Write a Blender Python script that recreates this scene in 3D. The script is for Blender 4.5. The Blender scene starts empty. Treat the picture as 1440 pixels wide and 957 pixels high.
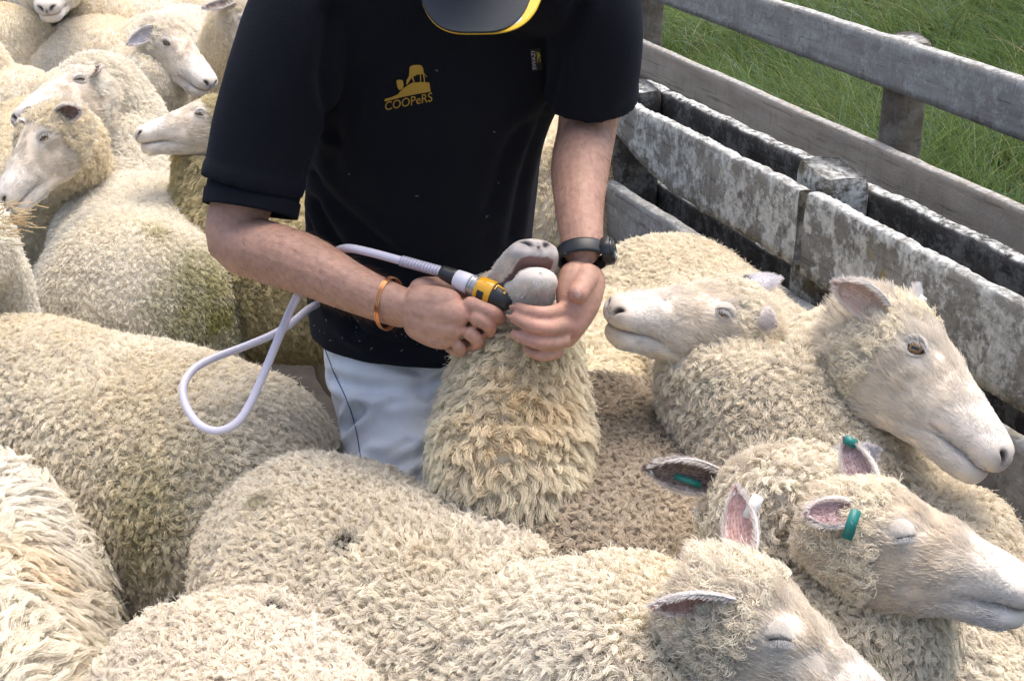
import bpy, bmesh, math
import numpy as np
from mathutils import Vector, Matrix

# ------------------------------------------------------------------ camera, world, sun, exposure
scene = bpy.context.scene
C = scene.collection
F_PX = 1940.0; PITCH = math.radians(22.4); CAMZ = 1.66
cam = bpy.data.cameras.new('camera'); cam_o = bpy.data.objects.new('camera', cam); C.objects.link(cam_o)
cam.sensor_width = 36.0; cam.lens = F_PX / 1440 * 36; cam.clip_start = 0.05; cam.clip_end = 2000
cam_o.location = (0, 0, CAMZ); cam_o.rotation_euler = (math.pi / 2 - PITCH, 0, 0)
scene.camera = cam_o
SUN_EL, SUN_AZ = math.radians(74), math.radians(40)      # high veiled sun, almost overhead
world = bpy.data.worlds.new('World'); scene.world = world; world.use_nodes = True
wn = world.node_tree
sky = wn.nodes.new('ShaderNodeTexSky'); sky.sky_type = 'NISHITA'; sky.sun_disc = False
sky.sun_elevation = SUN_EL; sky.sun_rotation = SUN_AZ
sky.air_density = 1.0; sky.dust_density = 6.0; sky.ozone_density = 1.0
bg = wn.nodes['Background']; bg.inputs['Strength'].default_value = 0.15
wn.links.new(sky.outputs[0], bg.inputs['Color'])
sun = bpy.data.lights.new('sun', 'SUN'); sun.energy = 0.85; sun.angle = math.radians(50); sun.color = (1, 0.97, 0.92)
sun_o = bpy.data.objects.new('sun', sun); C.objects.link(sun_o)
sd = Vector((math.sin(SUN_AZ) * math.cos(SUN_EL), math.cos(SUN_AZ) * math.cos(SUN_EL), math.sin(SUN_EL)))
sun_o.rotation_euler = sd.to_track_quat('Z', 'Y').to_euler()
sun_o.location = (0, 0, 6)
vs = scene.view_settings
vs.view_transform = 'Standard'; vs.look = 'None'; vs.gamma = 1.0; vs.exposure = 1.12; vs.use_curve_mapping = False
scene.render.engine = 'CYCLES'
cy = scene.cycles
cy.max_bounces = 7; cy.diffuse_bounces = 4; cy.glossy_bounces = 2; cy.transmission_bounces = 4; cy.transparent_max_bounces = 4
cy.use_denoising = True
scene.cycles_curves.shape = 'RIBBONS'

# ------------------------------------------------------------------ small maths helpers
sp_, cp_ = math.sin(PITCH), math.cos(PITCH)
CAM = np.array((0, 0, CAMZ)); FW = np.array((0, cp_, -sp_)); UP = np.array((0, sp_, cp_)); RT = np.array((1.0, 0, 0))
TOCAM, SUP = -FW, UP
def PZ(px, py, Z):
    """world point on the ray of a photo pixel at depth Z along the optical axis"""
    return CAM + Z * (FW + (px - 720) / F_PX * RT - (py - 478) / F_PX * UP)
def PH(px, py, z):
    """world point on the ray of a photo pixel at height z"""
    return PZ(px, py, (CAMZ - z) / (sp_ + (py - 478) / F_PX * cp_))
def project(P):
    d = P - CAM
    Z = d @ FW
    Zs = np.where(np.abs(Z) < 1e-6, 1e-6, Z)
    return 720 + (d @ RT) / Zs * F_PX, 478 - (d @ UP) / Zs * F_PX, Z
def nrm(v):
    v = np.asarray(v, float)
    return v / np.maximum(np.linalg.norm(v, axis=-1, keepdims=True), 1e-9)
rng = np.random.default_rng(7)
def _hash(i, j, k, seed):
    with np.errstate(over='ignore'):
        h = (i.astype(np.int64) * 374761393 + j.astype(np.int64) * 668265263 + k.astype(np.int64) * 2147483647 + seed * 1274126177)
        h = (h ^ (h >> 13)) * 1103515245
        h = h ^ (h >> 16)
    return (h & 0xFFFF) / 32767.5 - 1.0
def vnoise(P, scale=1.0, seed=0):
    p = np.asarray(P, float) * scale
    i = np.floor(p).astype(np.int64); f = p - i
    f = f * f * (3 - 2 * f)
    out = 0
    for dx in (0, 1):
        wx = f[..., 0] if dx else 1 - f[..., 0]
        for dy in (0, 1):
            wy = f[..., 1] if dy else 1 - f[..., 1]
            for dz in (0, 1):
                wz = f[..., 2] if dz else 1 - f[..., 2]
                out = out + wx * wy * wz * _hash(i[..., 0] + dx, i[..., 1] + dy, i[..., 2] + dz, seed)
    return out
def catmull(pts, n):
    """pts (m,d) -> n samples, centripetal-ish Catmull-Rom, evenly spaced by arc length of the first 3 columns"""
    pts = np.asarray(pts, float)
    a = np.vstack([2 * pts[0] - pts[1], pts, 2 * pts[-1] - pts[-2]])
    out = []
    for i in range(1, len(a) - 2):
        t = np.linspace(0, 1, 40, endpoint=False)[:, None]
        p0, p1, p2, p3 = a[i - 1], a[i], a[i + 1], a[i + 2]
        out.append(0.5 * (2 * p1 + (p2 - p0) * t + (2 * p0 - 5 * p1 + 4 * p2 - p3) * t ** 2 + (3 * p1 - p0 - 3 * p2 + p3) * t ** 3))
    out.append(pts[-1][None]); q = np.vstack(out)
    L = np.concatenate([[0], np.cumsum(np.linalg.norm(np.diff(q[:, :3], axis=0), axis=1))])
    s = np.linspace(0, L[-1], n)
    return np.stack([np.interp(s, L, q[:, k]) for k in range(q.shape[1])], 1), L[-1]
def transport(path, up0):
    """rotation-minimising frames along a path"""
    t = nrm(np.gradient(path, axis=0))
    ups = np.zeros_like(path); u = np.asarray(up0, float)
    for i in range(len(path)):
        u = u - t[i] * (u @ t[i]); u = u / np.linalg.norm(u); ups[i] = u
    side = np.cross(t, ups)
    return t, side, ups
def grid_faces(n, m, wrap=True, off=0):
    i, j = np.meshgrid(np.arange(n - 1), np.arange(m if wrap else m - 1), indexing='ij')
    j2 = (j + 1) % m
    f = np.stack([i * m + j, (i + 1) * m + j, (i + 1) * m + j2, i * m + j2], -1).reshape(-1, 4)
    return f + off

# ------------------------------------------------------------------ object helpers
MATS = {}
def tag(o, label=None, cat=None, group=None, kind=None):
    if label: o['label'] = label
    if cat: o['category'] = cat
    if group: o['group'] = group
    if kind: o['kind'] = kind
    return o
def empty(name, loc):
    o = bpy.data.objects.new(name, None); C.objects.link(o); o.location = loc; o.empty_display_size = 0.05
    return o
def mesh_obj(name, V, Fc, mat, parent=None, base=None, smooth=True, col=None):
    V = np.asarray(V, float)
    if base is not None: V = V - np.asarray(base)
    me = bpy.data.meshes.new(name)
    me.from_pydata(V.tolist(), [], [tuple(int(a) for a in f) for f in Fc])
    if col is not None:
        at = me.color_attributes.new('col', 'FLOAT_COLOR', 'POINT')
        c = np.ones((len(V), 4)); c[:, :3] = col
        at.data.foreach_set('color', c.ravel().astype(np.float32))
    me.update()
    if smooth: me.polygons.foreach_set('use_smooth', [True] * len(me.polygons))
    if mat is not None: me.materials.append(mat)
    o = bpy.data.objects.new(name, me); C.objects.link(o)
    if parent is not None: o.parent = parent
    return o
def hair_obj(name, P, R, col, mat, parent=None, base=None):
    N, K = P.shape[:2]
    if base is not None: P = P - np.asarray(base)
    cu = bpy.data.hair_curves.new(name)
    cu.add_curves([K] * N)
    cu.points.foreach_set('position', np.ascontiguousarray(P, np.float32).ravel())
    at = cu.attributes.get('radius') or cu.attributes.new('radius', 'FLOAT', 'POINT')
    at.data.foreach_set('value', np.ascontiguousarray(R, np.float32).ravel())
    ca = cu.attributes.new('col', 'FLOAT_COLOR', 'CURVE')
    c = np.ones((N, 4), np.float32); c[:, :3] = col
    ca.data.foreach_set('color', c.ravel())
    cu.materials.append(mat)
    o = bpy.data.objects.new(name, cu); C.objects.link(o)
    if parent is not None: o.parent = parent
    return o
def new_mat(name):
    m = bpy.data.materials.new(name); m.use_nodes = True
    nt = m.node_tree; b = nt.nodes['Principled BSDF']
    MATS[name] = m
    return m, nt, b
def plain(name, col, rough=0.6, metal=0.0, bump=None, var=0.0, sheen=0.0, coat=0.0, scale=60):
    m, nt, b = new_mat(name)
    b.inputs['Base Color'].default_value = (*col, 1); b.inputs['Roughness'].default_value = rough
    b.inputs['Metallic'].default_value = metal; b.inputs['Sheen Weight'].default_value = sheen
    b.inputs['Coat Weight'].default_value = coat
    if var or bump:
        tc = nt.nodes.new('ShaderNodeTexCoord'); no = nt.nodes.new('ShaderNodeTexNoise')
        no.inputs['Scale'].default_value = scale; no.inputs['Detail'].default_value = 5
        nt.links.new(tc.outputs['Object'], no.inputs['Vector'])
        if var:
            mx = nt.nodes.new('ShaderNodeMix'); mx.data_type = 'RGBA'
            mx.inputs[6].default_value = (*[c * (1 - var) for c in col], 1)
            mx.inputs[7].default_value = (*[min(1, c * (1 + var)) for c in col], 1)
            nt.links.new(no.outputs['Fac'], mx.inputs[0]); nt.links.new(mx.outputs[2], b.inputs['Base Color'])
        if bump:
            bp = nt.nodes.new('ShaderNodeBump'); bp.inputs['Strength'].default_value = bump; bp.inputs['Distance'].default_value = 0.002
            nt.links.new(no.outputs['Fac'], bp.inputs['Height']); nt.links.new(bp.outputs[0], b.inputs['Normal'])
    return m
def hair_mat(name, rough=0.75):
    m, nt, b = new_mat(name)
    a = nt.nodes.new('ShaderNodeAttribute'); a.attribute_name = 'col'
    out = nt.nodes['Material Output']; nt.nodes.remove(b)
    d = nt.nodes.new('ShaderNodeBsdfDiffuse'); tr = nt.nodes.new('ShaderNodeBsdfTranslucent'); mx = nt.nodes.new('ShaderNodeMixShader')
    mx.inputs[0].default_value = 0.3
    nt.links.new(a.outputs['Color'], d.inputs['Color']); nt.links.new(a.outputs['Color'], tr.inputs['Color'])
    nt.links.new(d.outputs[0], mx.inputs[1]); nt.links.new(tr.outputs[0], mx.inputs[2]); nt.links.new(mx.outputs[0], out.inputs['Surface'])
    return m
def vcol_mat(name, rough=0.6, sss=0.0, bump=0.0, bscale=400):
    m, nt, b = new_mat(name)
    a = nt.nodes.new('ShaderNodeAttribute'); a.attribute_name = 'col'
    nt.links.new(a.outputs['Color'], b.inputs['Base Color']); b.inputs['Roughness'].default_value = rough
    if sss:
        b.inputs['Subsurface Weight'].default_value = sss; b.inputs['Subsurface Radius'].default_value = (0.008, 0.003, 0.0015)
    if bump:
        tc = nt.nodes.new('ShaderNodeTexCoord'); no = nt.nodes.new('ShaderNodeTexNoise'); no.inputs['Scale'].default_value = bscale; no.inputs['Detail'].default_value = 4
        bp = nt.nodes.new('ShaderNodeBump'); bp.inputs['Strength'].default_value = bump; bp.inputs['Distance'].default_value = 0.001
        nt.links.new(tc.outputs['Object'], no.inputs['Vector']); nt.links.new(no.outputs['Fac'], bp.inputs['Height']); nt.links.new(bp.outputs[0], b.inputs['Normal'])
    return m
M_WOOL = hair_mat('wool'); M_SKINV = vcol_mat('sheep_skin', 0.65, bump=0.4)
M_FUR = hair_mat('face_hair')
M_LID = vcol_mat('eyelid_skin', 0.5)
def eye_mat():
    m, nt, b = new_mat('sheep_eye')
    tc = nt.nodes.new('ShaderNodeTexCoord'); sx = nt.nodes.new('ShaderNodeSeparateXYZ'); nt.links.new(tc.outputs['Object'], sx.inputs[0])
    def math_(op, a, bb):
        n = nt.nodes.new('ShaderNodeMath'); n.operation = op
        for k, v in enumerate((a, bb)):
            if isinstance(v, (int, float)): n.inputs[k].default_value = v
            elif v is not None: nt.links.new(v, n.inputs[k])
        return n.outputs[0]
    # object axes: X along the eye slit, Y up, Z out of the head (unit eyeball)
    px = math_('ABSOLUTE', sx.outputs[0], None); py = math_('ABSOLUTE', sx.outputs[1], None)
    pup = math_('MAXIMUM', math_('DIVIDE', px, 0.36), math_('DIVIDE', py, 0.13))
    r2 = math_('SQRT', math_('ADD', math_('MULTIPLY', px, px), math_('MULTIPLY', py, py)), None)
    r = nt.nodes.new('ShaderNodeValToRGB'); cr = r.color_ramp
    cr.elements[0].position = 0.0; cr.elements[0].color = (0.20, 0.11, 0.035, 1)
    cr.elements[1].position = 0.62; cr.elements[1].color = (0.05, 0.03, 0.012, 1)
    e = cr.elements.new(0.5); e.color = (0.26, 0.15, 0.05, 1)
    e = cr.elements.new(0.70); e.color = (0.02, 0.014, 0.01, 1)
    nt.links.new(r2, r.inputs[0])
    mx = nt.nodes.new('ShaderNodeMix'); mx.data_type = 'RGBA'; mx.inputs[6].default_value = (0.006, 0.006, 0.008, 1)
    g = math_('GREATER_THAN', pup, 1.0); nt.links.new(g, mx.inputs[0]); nt.links.new(r.outputs[0], mx.inputs[7])
    nt.links.new(mx.outputs[2], b.inputs['Base Color']); b.inputs['Roughness'].default_value = 0.08; b.inputs['Coat Weight'].default_value = 0.6
    return m
M_EYE = eye_mat()

# ------------------------------------------------------------------ the sheep builder
def interp_sections(sec, n):
    sec = np.asarray(sec, float)
    out, _ = catmull(sec, n)             # spaced by arc length over (x, width, top)
    return out
SKULL = [(-.06, .046, -.004, -.090), (-.02, .062, .016, -.112), (.02, .069, .024, -.128), (.055, .069, .022, -.135), (.09, .063, .015, -.131), (.12, .056, .007, -.121),
         (.15, .0525, -.001, -.106), (.18, .0500, -.009, -.086), (.205, .0490, -.015, -.080), (.225, .0475, -.021, -.079), (.238, .0440, -.026, -.0785), (.247, .0370, -.032, -.076), (.253, .0260, -.040, -.071), (.2562, .0130, -.049, -.064), (.2570, .0008, -.0555, -.0575)]
JAW = [(.03, .048, -.080, -.130), (.07, .050, -.080, -.138), (.11, .045, -.076, -.130), (.15, .044, -.072, -.120), (.19, .042, -.071, -.114), (.218, .040, -.071, -.112), (.232, .034, -.072, -.110), (.240, .025, -.075, -.106), (.2445, .013, -.080, -.100), (.2455, .0008, -.0885, -.0905)]
def head_mesh(jaw_open=0.0):
    n, m = 64, 56
    th = np.linspace(0, 2 * np.pi, m, endpoint=False)
    def loft(sec, n, e=0.85, top=0.82):
        S = interp_sections(sec, n)
        c, s = np.cos(th), np.sin(th)
        yy = np.sign(c) * np.abs(c) ** e; zz = np.sign(s) * np.abs(s) ** e
        mid = (S[:, 2] + S[:, 3]) / 2; hh = (S[:, 2] - S[:, 3]) / 2
        X = np.repeat(S[:, :1], m, 1); Z = mid[:, None] + hh[:, None] * zz
        Y = S[:, 1:2] * yy * np.where(zz > 0, 1 - (1 - top) * zz ** 2, 1)
        return np.stack([X, Y, Z], -1)
    A = loft(SKULL, n)
    a = A.reshape(-1, 3)
    for sgn in (-1, 1):
        eo = np.array((.070, .058 * sgn, -.012)); d = np.linalg.norm((a - eo) * (0.8, 1, 1), axis=1)
        a[:, 1] += sgn * 0.011 * np.exp(-(d / .030) ** 2)
        a[:, 2] += 0.004 * np.exp(-(np.linalg.norm(a - (.066, .05 * sgn, .010), axis=1) / .02) ** 2)      # brow
        dd = np.linalg.norm((a - (.112, .048 * sgn, -.030)) * (0.55, 1, 1), axis=1); a[:, 1] -= sgn * .004 * np.exp(-(dd / .018) ** 2)
        no = np.array((.2515, .0175 * sgn, -.0455)); q = a - no; cs, sn = .72, .69                     # slanted, comma-shaped nostril
        q1 = q[:, 1] * sgn * cs + q[:, 2] * sn; q2 = -q[:, 1] * sgn * sn + q[:, 2] * cs
        k = np.exp(-(q1 / .0105) ** 2 - ((q2 + 60 * q1 ** 2 * .5) / .0040) ** 2 - (q[:, 0] / .016) ** 2)
        a[:, 0] -= .011 * k
        wing = np.exp(-(np.linalg.norm(a - (.243, .026 * sgn, -.042), axis=1) / .011) ** 2); a[:, 1] += sgn * .003 * wing
    ph = np.exp(-(a[:, 1] / .003) ** 2) * (a[:, 0] > .24) * (a[:, 2] < -.048); a[:, 0] -= .003 * ph       # philtrum
    J = loft(JAW, 36, 0.9, 1.0).reshape(-1, 3)
    if jaw_open:
        co, si = math.cos(jaw_open), math.sin(jaw_open); o = np.array((.03, 0, -.085)); q = J - o
        J = o + np.stack([q[:, 0] * co + q[:, 2] * si, q[:, 1], -q[:, 0] * si + q[:, 2] * co], 1)
    V = np.vstack([a, J]); Fc = list(grid_faces(n, m)) + list(grid_faces(36, m, off=len(a)))
    Fc.append(tuple(range(m))[::-1]); Fc.append(tuple(range(len(a) - m, len(a)))); 
    Fc.append(tuple(range(len(a), len(a) + m))[::-1]); Fc.append(tuple(range(len(V) - m, len(V))))
    isjaw = np.arange(len(V)) >= len(a)
    return V, Fc, isjaw
def face_colour(L, tone):
    """skin/hair colour in head coordinates: white muzzle and eye ring, creamier cheeks and brow"""
    white = np.array((.80, .77, .72)); cream = np.array((.81, .735, .62)) * tone
    w = np.clip((L[:, 0] - .11) / .09, 0, 1)
    for s in (-1, 1):
        w = np.maximum(w, .55 * np.exp(-(np.linalg.norm((L - (.072, .06 * s, -.014)) * (.8, 1, 1), axis=1) / .026) ** 2))
    w = np.clip(w + .10 * vnoise(L, 45, 5), 0, 1)[:, None]
    c = cream * (1 - w) + white * w
    return c
def nose_mask(L):
    k = np.zeros(len(L)); pad = np.zeros(len(L))
    for s in (-1, 1):
        q = L - (.2515, .0175 * s, -.0455); cs, sn = .72, .69
        q1 = q[:, 1] * s * cs + q[:, 2] * sn; q2 = -q[:, 1] * s * sn + q[:, 2] * cs
        k = np.maximum(k, np.exp(-(q1 / .0120) ** 4 - ((q2 + 30 * q1 ** 2) / .0048) ** 4 - (q[:, 0] / .022) ** 4))
        pad = np.maximum(pad, np.exp(-(q1 / .0150) ** 2 - ((q2 + .003) / .0095) ** 2 - (q[:, 0] / .02) ** 2))
    pad = np.maximum(pad, np.exp(-(L[:, 1] / .010) ** 2 - ((L[:, 2] + .058) / .012) ** 2) * (L[:, 0] > .235))
    return k, np.clip(pad, 0, 1)

def frame_from(fwd, up):
    f = nrm(fwd); u = np.asarray(up, float); u = nrm(u - f * (u @ f)); l = np.cross(u, f)
    return np.stack([f, l, u], 1)           # columns: forward, left, up

STYLES = {   # spacing, strands, length, curl radius, turns, clump, lean, wiggle, strand radius
    'pebble': dict(d=.0112, k=26, L=.017, cr=.0032, turns=.75, clump=.50, lean=.40, wig=.0011, r=.00046),
    'curl':   dict(d=.0105, k=26, L=.021, cr=.0034, turns=1.1, clump=.66, lean=.42, wig=.0011, r=.00043),
    'fine':   dict(d=.0085, k=15, L=.015, cr=.0022, turns=1.0, clump=.52, lean=.40, wig=.0012, r=.00046),
    'shaggy': dict(d=.0150, k=34, L=.055, cr=.0060, turns=1.1, clump=.80, lean=1.1, wig=.0022, r=.00044),
    'neck':   dict(d=.0140, k=30, L=.026, cr=.0036, turns=.7, clump=.62, lean=.62, wig=.0012, r=.00047),
}
HAIR_DENSITY = 1.0
def grow(roots, nor, lie, st, colf, seed, far=1.0):
    """locks of wool: each lock is a bundle of strands that share one curl and draw together towards the tip"""
    g = np.random.default_rng(seed)
    N = len(roots); k = max(4, int(st['k'] * HAIR_DENSITY / far)); K = 7
    d = st['d'] * far
    t = np.linspace(0, 1, K)
    a = nrm(np.cross(nor, np.array((.31, .52, .79)))); b = np.cross(nor, a)
    L = st['L'] * (0.75 + 0.5 * g.random(N)) * (0.85 + .3 * (0.5 + 0.5 * vnoise(roots, 9, seed + 3)))
    ph = g.random(N) * 6.283; hand = np.where(g.random(N) < .5, -1, 1); turns = st['turns'] * (0.7 + .6 * g.random(N)); cr = st['cr'] * (0.6 + .8 * g.random(N))
    lieN = nrm(lie + .55 * (g.random((N, 3)) - .5)); lieN = lieN - nor * (lieN * nor).sum(1, keepdims=True)
    # lock axis: leaves along the normal and bends over to the lie
    lean = st['lean']
    ax = (t[None, :, None] * nor[:, None, :] * (1 - .45 * lean * t[None, :, None] ** 1.2)
          + lean * (t ** 1.7)[None, :, None] * lieN[:, None, :]) * L[:, None, None]
    ang = ph[:, None] + hand[:, None] * turns[:, None] * 6.283 * t[None]
    cur = (cr[:, None] * np.minimum(1, t * 1.6)[None])[..., None] * (np.cos(ang)[..., None] * a[:, None] + np.sin(ang)[..., None] * b[:, None])
    axis = roots[:, None, :] + ax + cur                                    # (N,K,3)
    # strands
    rr = d * .62 * np.sqrt(g.random((N, k))); aa = g.random((N, k)) * 6.283
    off = (rr * np.cos(aa))[..., None] * a[:, None] + (rr * np.sin(aa))[..., None] * b[:, None]      # (N,k,3)
    under = (g.random((N, k)) < .28)                       # undercoat: short, loose fibres between the locks
    off = np.where(under[..., None], off * 1.25, off)
    shrink = 1 - st['clump'] * np.clip((t - .15) / .85, 0, 1) ** 1.3
    sh_ = np.where(under[..., None], 1.0, shrink[None, None, :])
    ln_ = np.where(under, .62, 1.0)[..., None, None]
    P = roots[:, None, None] + (axis - roots[:, None])[:, None] * ln_ + off[:, :, None, :] * sh_[..., None]
    P = P + st['wig'] * (g.random(P.shape) - .5) * 2 * t[None, None, :, None]
    # a few stray fibres stand off the lock
    stray = g.random((N, k)) < .06
    P = P + np.where(stray[..., None, None], 1, 0) * (g.random((N, k, 1, 3)) - .5) * .018 * (t ** 1.5)[None, None, :, None]
    P[:, :, 0, :] -= .006 * nor[:, None, :]
    R = st['r'] * far ** .8 * (1.0 - .55 * t ** 2)[None, None, :] * (0.8 + .4 * g.random((N, k, 1)))
    R = np.broadcast_to(R, (N, k, K))
    col = colf(roots)
    shade = (0.90 + .2 * g.random((N, 1))) 
    colk = (col * shade)[:, None, :] * (0.92 + .16 * g.random((N, k, 1)))
    return P.reshape(-1, K, 3), R.reshape(-1, K), np.clip(colk.reshape(-1, 3), 0, .93)

def in_view(P, n, margin=210, facing=-.38):
    px, py, Z = project(P)
    v = nrm(CAM - P)
    return (px > -margin) & (px < 1440 + margin) & (py > -margin) & (py < 957 + margin) & ((n * v).sum(1) > facing) & (Z > .2)

SHEEP_N = [0]
def ear_mesh(length, width, n=16, m=13, cup=1.0):
    """leaf-shaped cupped ear: X along, Y across, Z the open (inner) side"""
    u = np.linspace(0, 1, n)[:, None]; v = np.linspace(-1, 1, m)[None]
    w = width * (np.sin(np.pi * np.clip(.16 + .84 * u, 0, 1) ** 1.05) ** .62) * (1 - .10 * u); w[-1] = width * .05
    bend = (1.25 - .65 * u) * cup
    r = w / bend
    Y = r * np.sin(bend * v); Zc = r * (1 - np.cos(bend * v)); X = length * (u - .10 * (v ** 2) * u) + 0 * v
    Zc = Zc + .012 * np.sin(u * 2.2) * -1
    inner = np.stack([X, Y, Zc], -1)
    thick = .0022 * (1 - .5 * np.abs(v)) * np.ones_like(u)
    # push the outer side out along -normal (approximately away from the cup)
    cen = np.stack([X, 0 * Y, r + 0 * Y], -1); dn = nrm(inner - cen)
    outer = inner + dn * thick[..., None]
    V = np.vstack([inner.reshape(-1, 3), outer.reshape(-1, 3)])
    f1 = grid_faces(n, m, False); f2 = grid_faces(n, m, False, n * m)[:, ::-1]
    Fc = [tuple(f) for f in f1] + [tuple(f) for f in f2]
    o = n * m
    for i in range(n - 1):
        Fc += [(i * m, o + i * m, o + (i + 1) * m, (i + 1) * m), ((i + 1) * m + m - 1, o + (i + 1) * m + m - 1, o + i * m + m - 1, i * m + m - 1)]
    for j in range(m - 1):
        Fc += [((n - 1) * m + j, o + (n - 1) * m + j, o + (n - 1) * m + j + 1, (n - 1) * m + j + 1)]
    inn = np.r_[np.ones(n * m), np.zeros(n * m)]
    edge = np.r_[np.repeat(np.abs(v), n, 0).ravel(), np.repeat(np.abs(v), n, 0).ravel()]
    return V, Fc, inn, edge, np.r_[np.repeat(u, m, 1).ravel()] 
def box_mesh(sx, sy, sz, bev=0.2):
    bm = bmesh.new(); bmesh.ops.create_cube(bm, size=1)
    bmesh.ops.scale(bm, vec=(sx, sy, sz), verts=bm.verts)
    bmesh.ops.bevel(bm, geom=bm.edges[:], offset=min(sx, sy, sz) * bev, segments=2, affect='EDGES')
    V = np.array([v.co[:] for v in bm.verts]); Fc = [tuple(v.index for v in f.verts) for f in bm.faces]; bm.free()
    return V, Fc
def tube(path, rad, m=14, up0=(0.13, .2, 1), cap=True, sq=None):
    """path (n,3), rad (n,) or (n,2) -> closed tube"""
    path = np.asarray(path, float); rad = np.asarray(rad, float)
    if rad.ndim == 1: rad = np.c_[rad, rad]
    t, s, u = transport(path, up0)
    th = np.linspace(0, 2 * np.pi, m, endpoint=False)
    c, si = np.cos(th), np.sin(th)
    V = path[:, None] + (rad[:, :1] * c)[..., None] * s[:, None] + (rad[:, 1:] * si)[..., None] * u[:, None]
    n = len(path); V = V.reshape(-1, 3); Fc = [tuple(f) for f in grid_faces(n, m)]
    if cap:
        Fc.append(tuple(range(m))[::-1]); Fc.append(tuple(range((n - 1) * m, n * m)))
    return V, Fc
def round_tube(ctrl, n=40, m=14, up0=(0.13, .2, 1), a0=1.0, a1=1.0):
    """Catmull tube through (x,y,z,r[,r2]) with hemispherical ends"""
    ctrl = np.array([np.r_[c_[:4], c_[4] if len(c_) > 4 else c_[3]] for c_ in ctrl])
    q, L = catmull(ctrl, n)
    s = np.linspace(0, L, n)
    e0, e1 = q[0, 3] * a0, q[-1, 3] * a1
    if a0 > 0 and a1 > 0 and e0 + e1 > L: e0, e1 = L * .5, L * .5
    k_ = max(5, n // 5); c_ = np.linspace(0, np.pi / 2, k_)
    mid = np.linspace(e0, L - e1, max(n - 2 * k_, 4))
    s2 = np.concatenate(([e0 * (1 - np.cos(c_))[:-1]] if a0 > 0 else []) + [mid] + ([(L - e1 + e1 * np.sin(c_))[1:]] if a1 > 0 else []))
    q = np.stack([np.interp(s2, s, q[:, i_]) for i_ in range(5)], 1); s = s2; n = len(s2)
    r = q[:, 3:].copy()
    for k, (rr, a) in enumerate(((q[0, 3], a0), (q[-1, 3], a1))):
        if a <= 0: continue
        e = rr * a; dd = s if k == 0 else L - s
        f = np.where(dd < e, np.sqrt(np.clip(1 - ((e - dd) / e) ** 2, 0.0004, 1)), 1)
        r *= f[:, None]
    # add denser end samples by re-spacing
    return tube(q[:, :3], r, m, up0)
def merge(parts):
    V, Fc, o = [], [], 0
    for v, f in parts:
        V.append(v); Fc += [tuple(int(a) + o for a in ff) for ff in f]; o += len(v)
    return np.vstack(V), Fc

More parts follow.
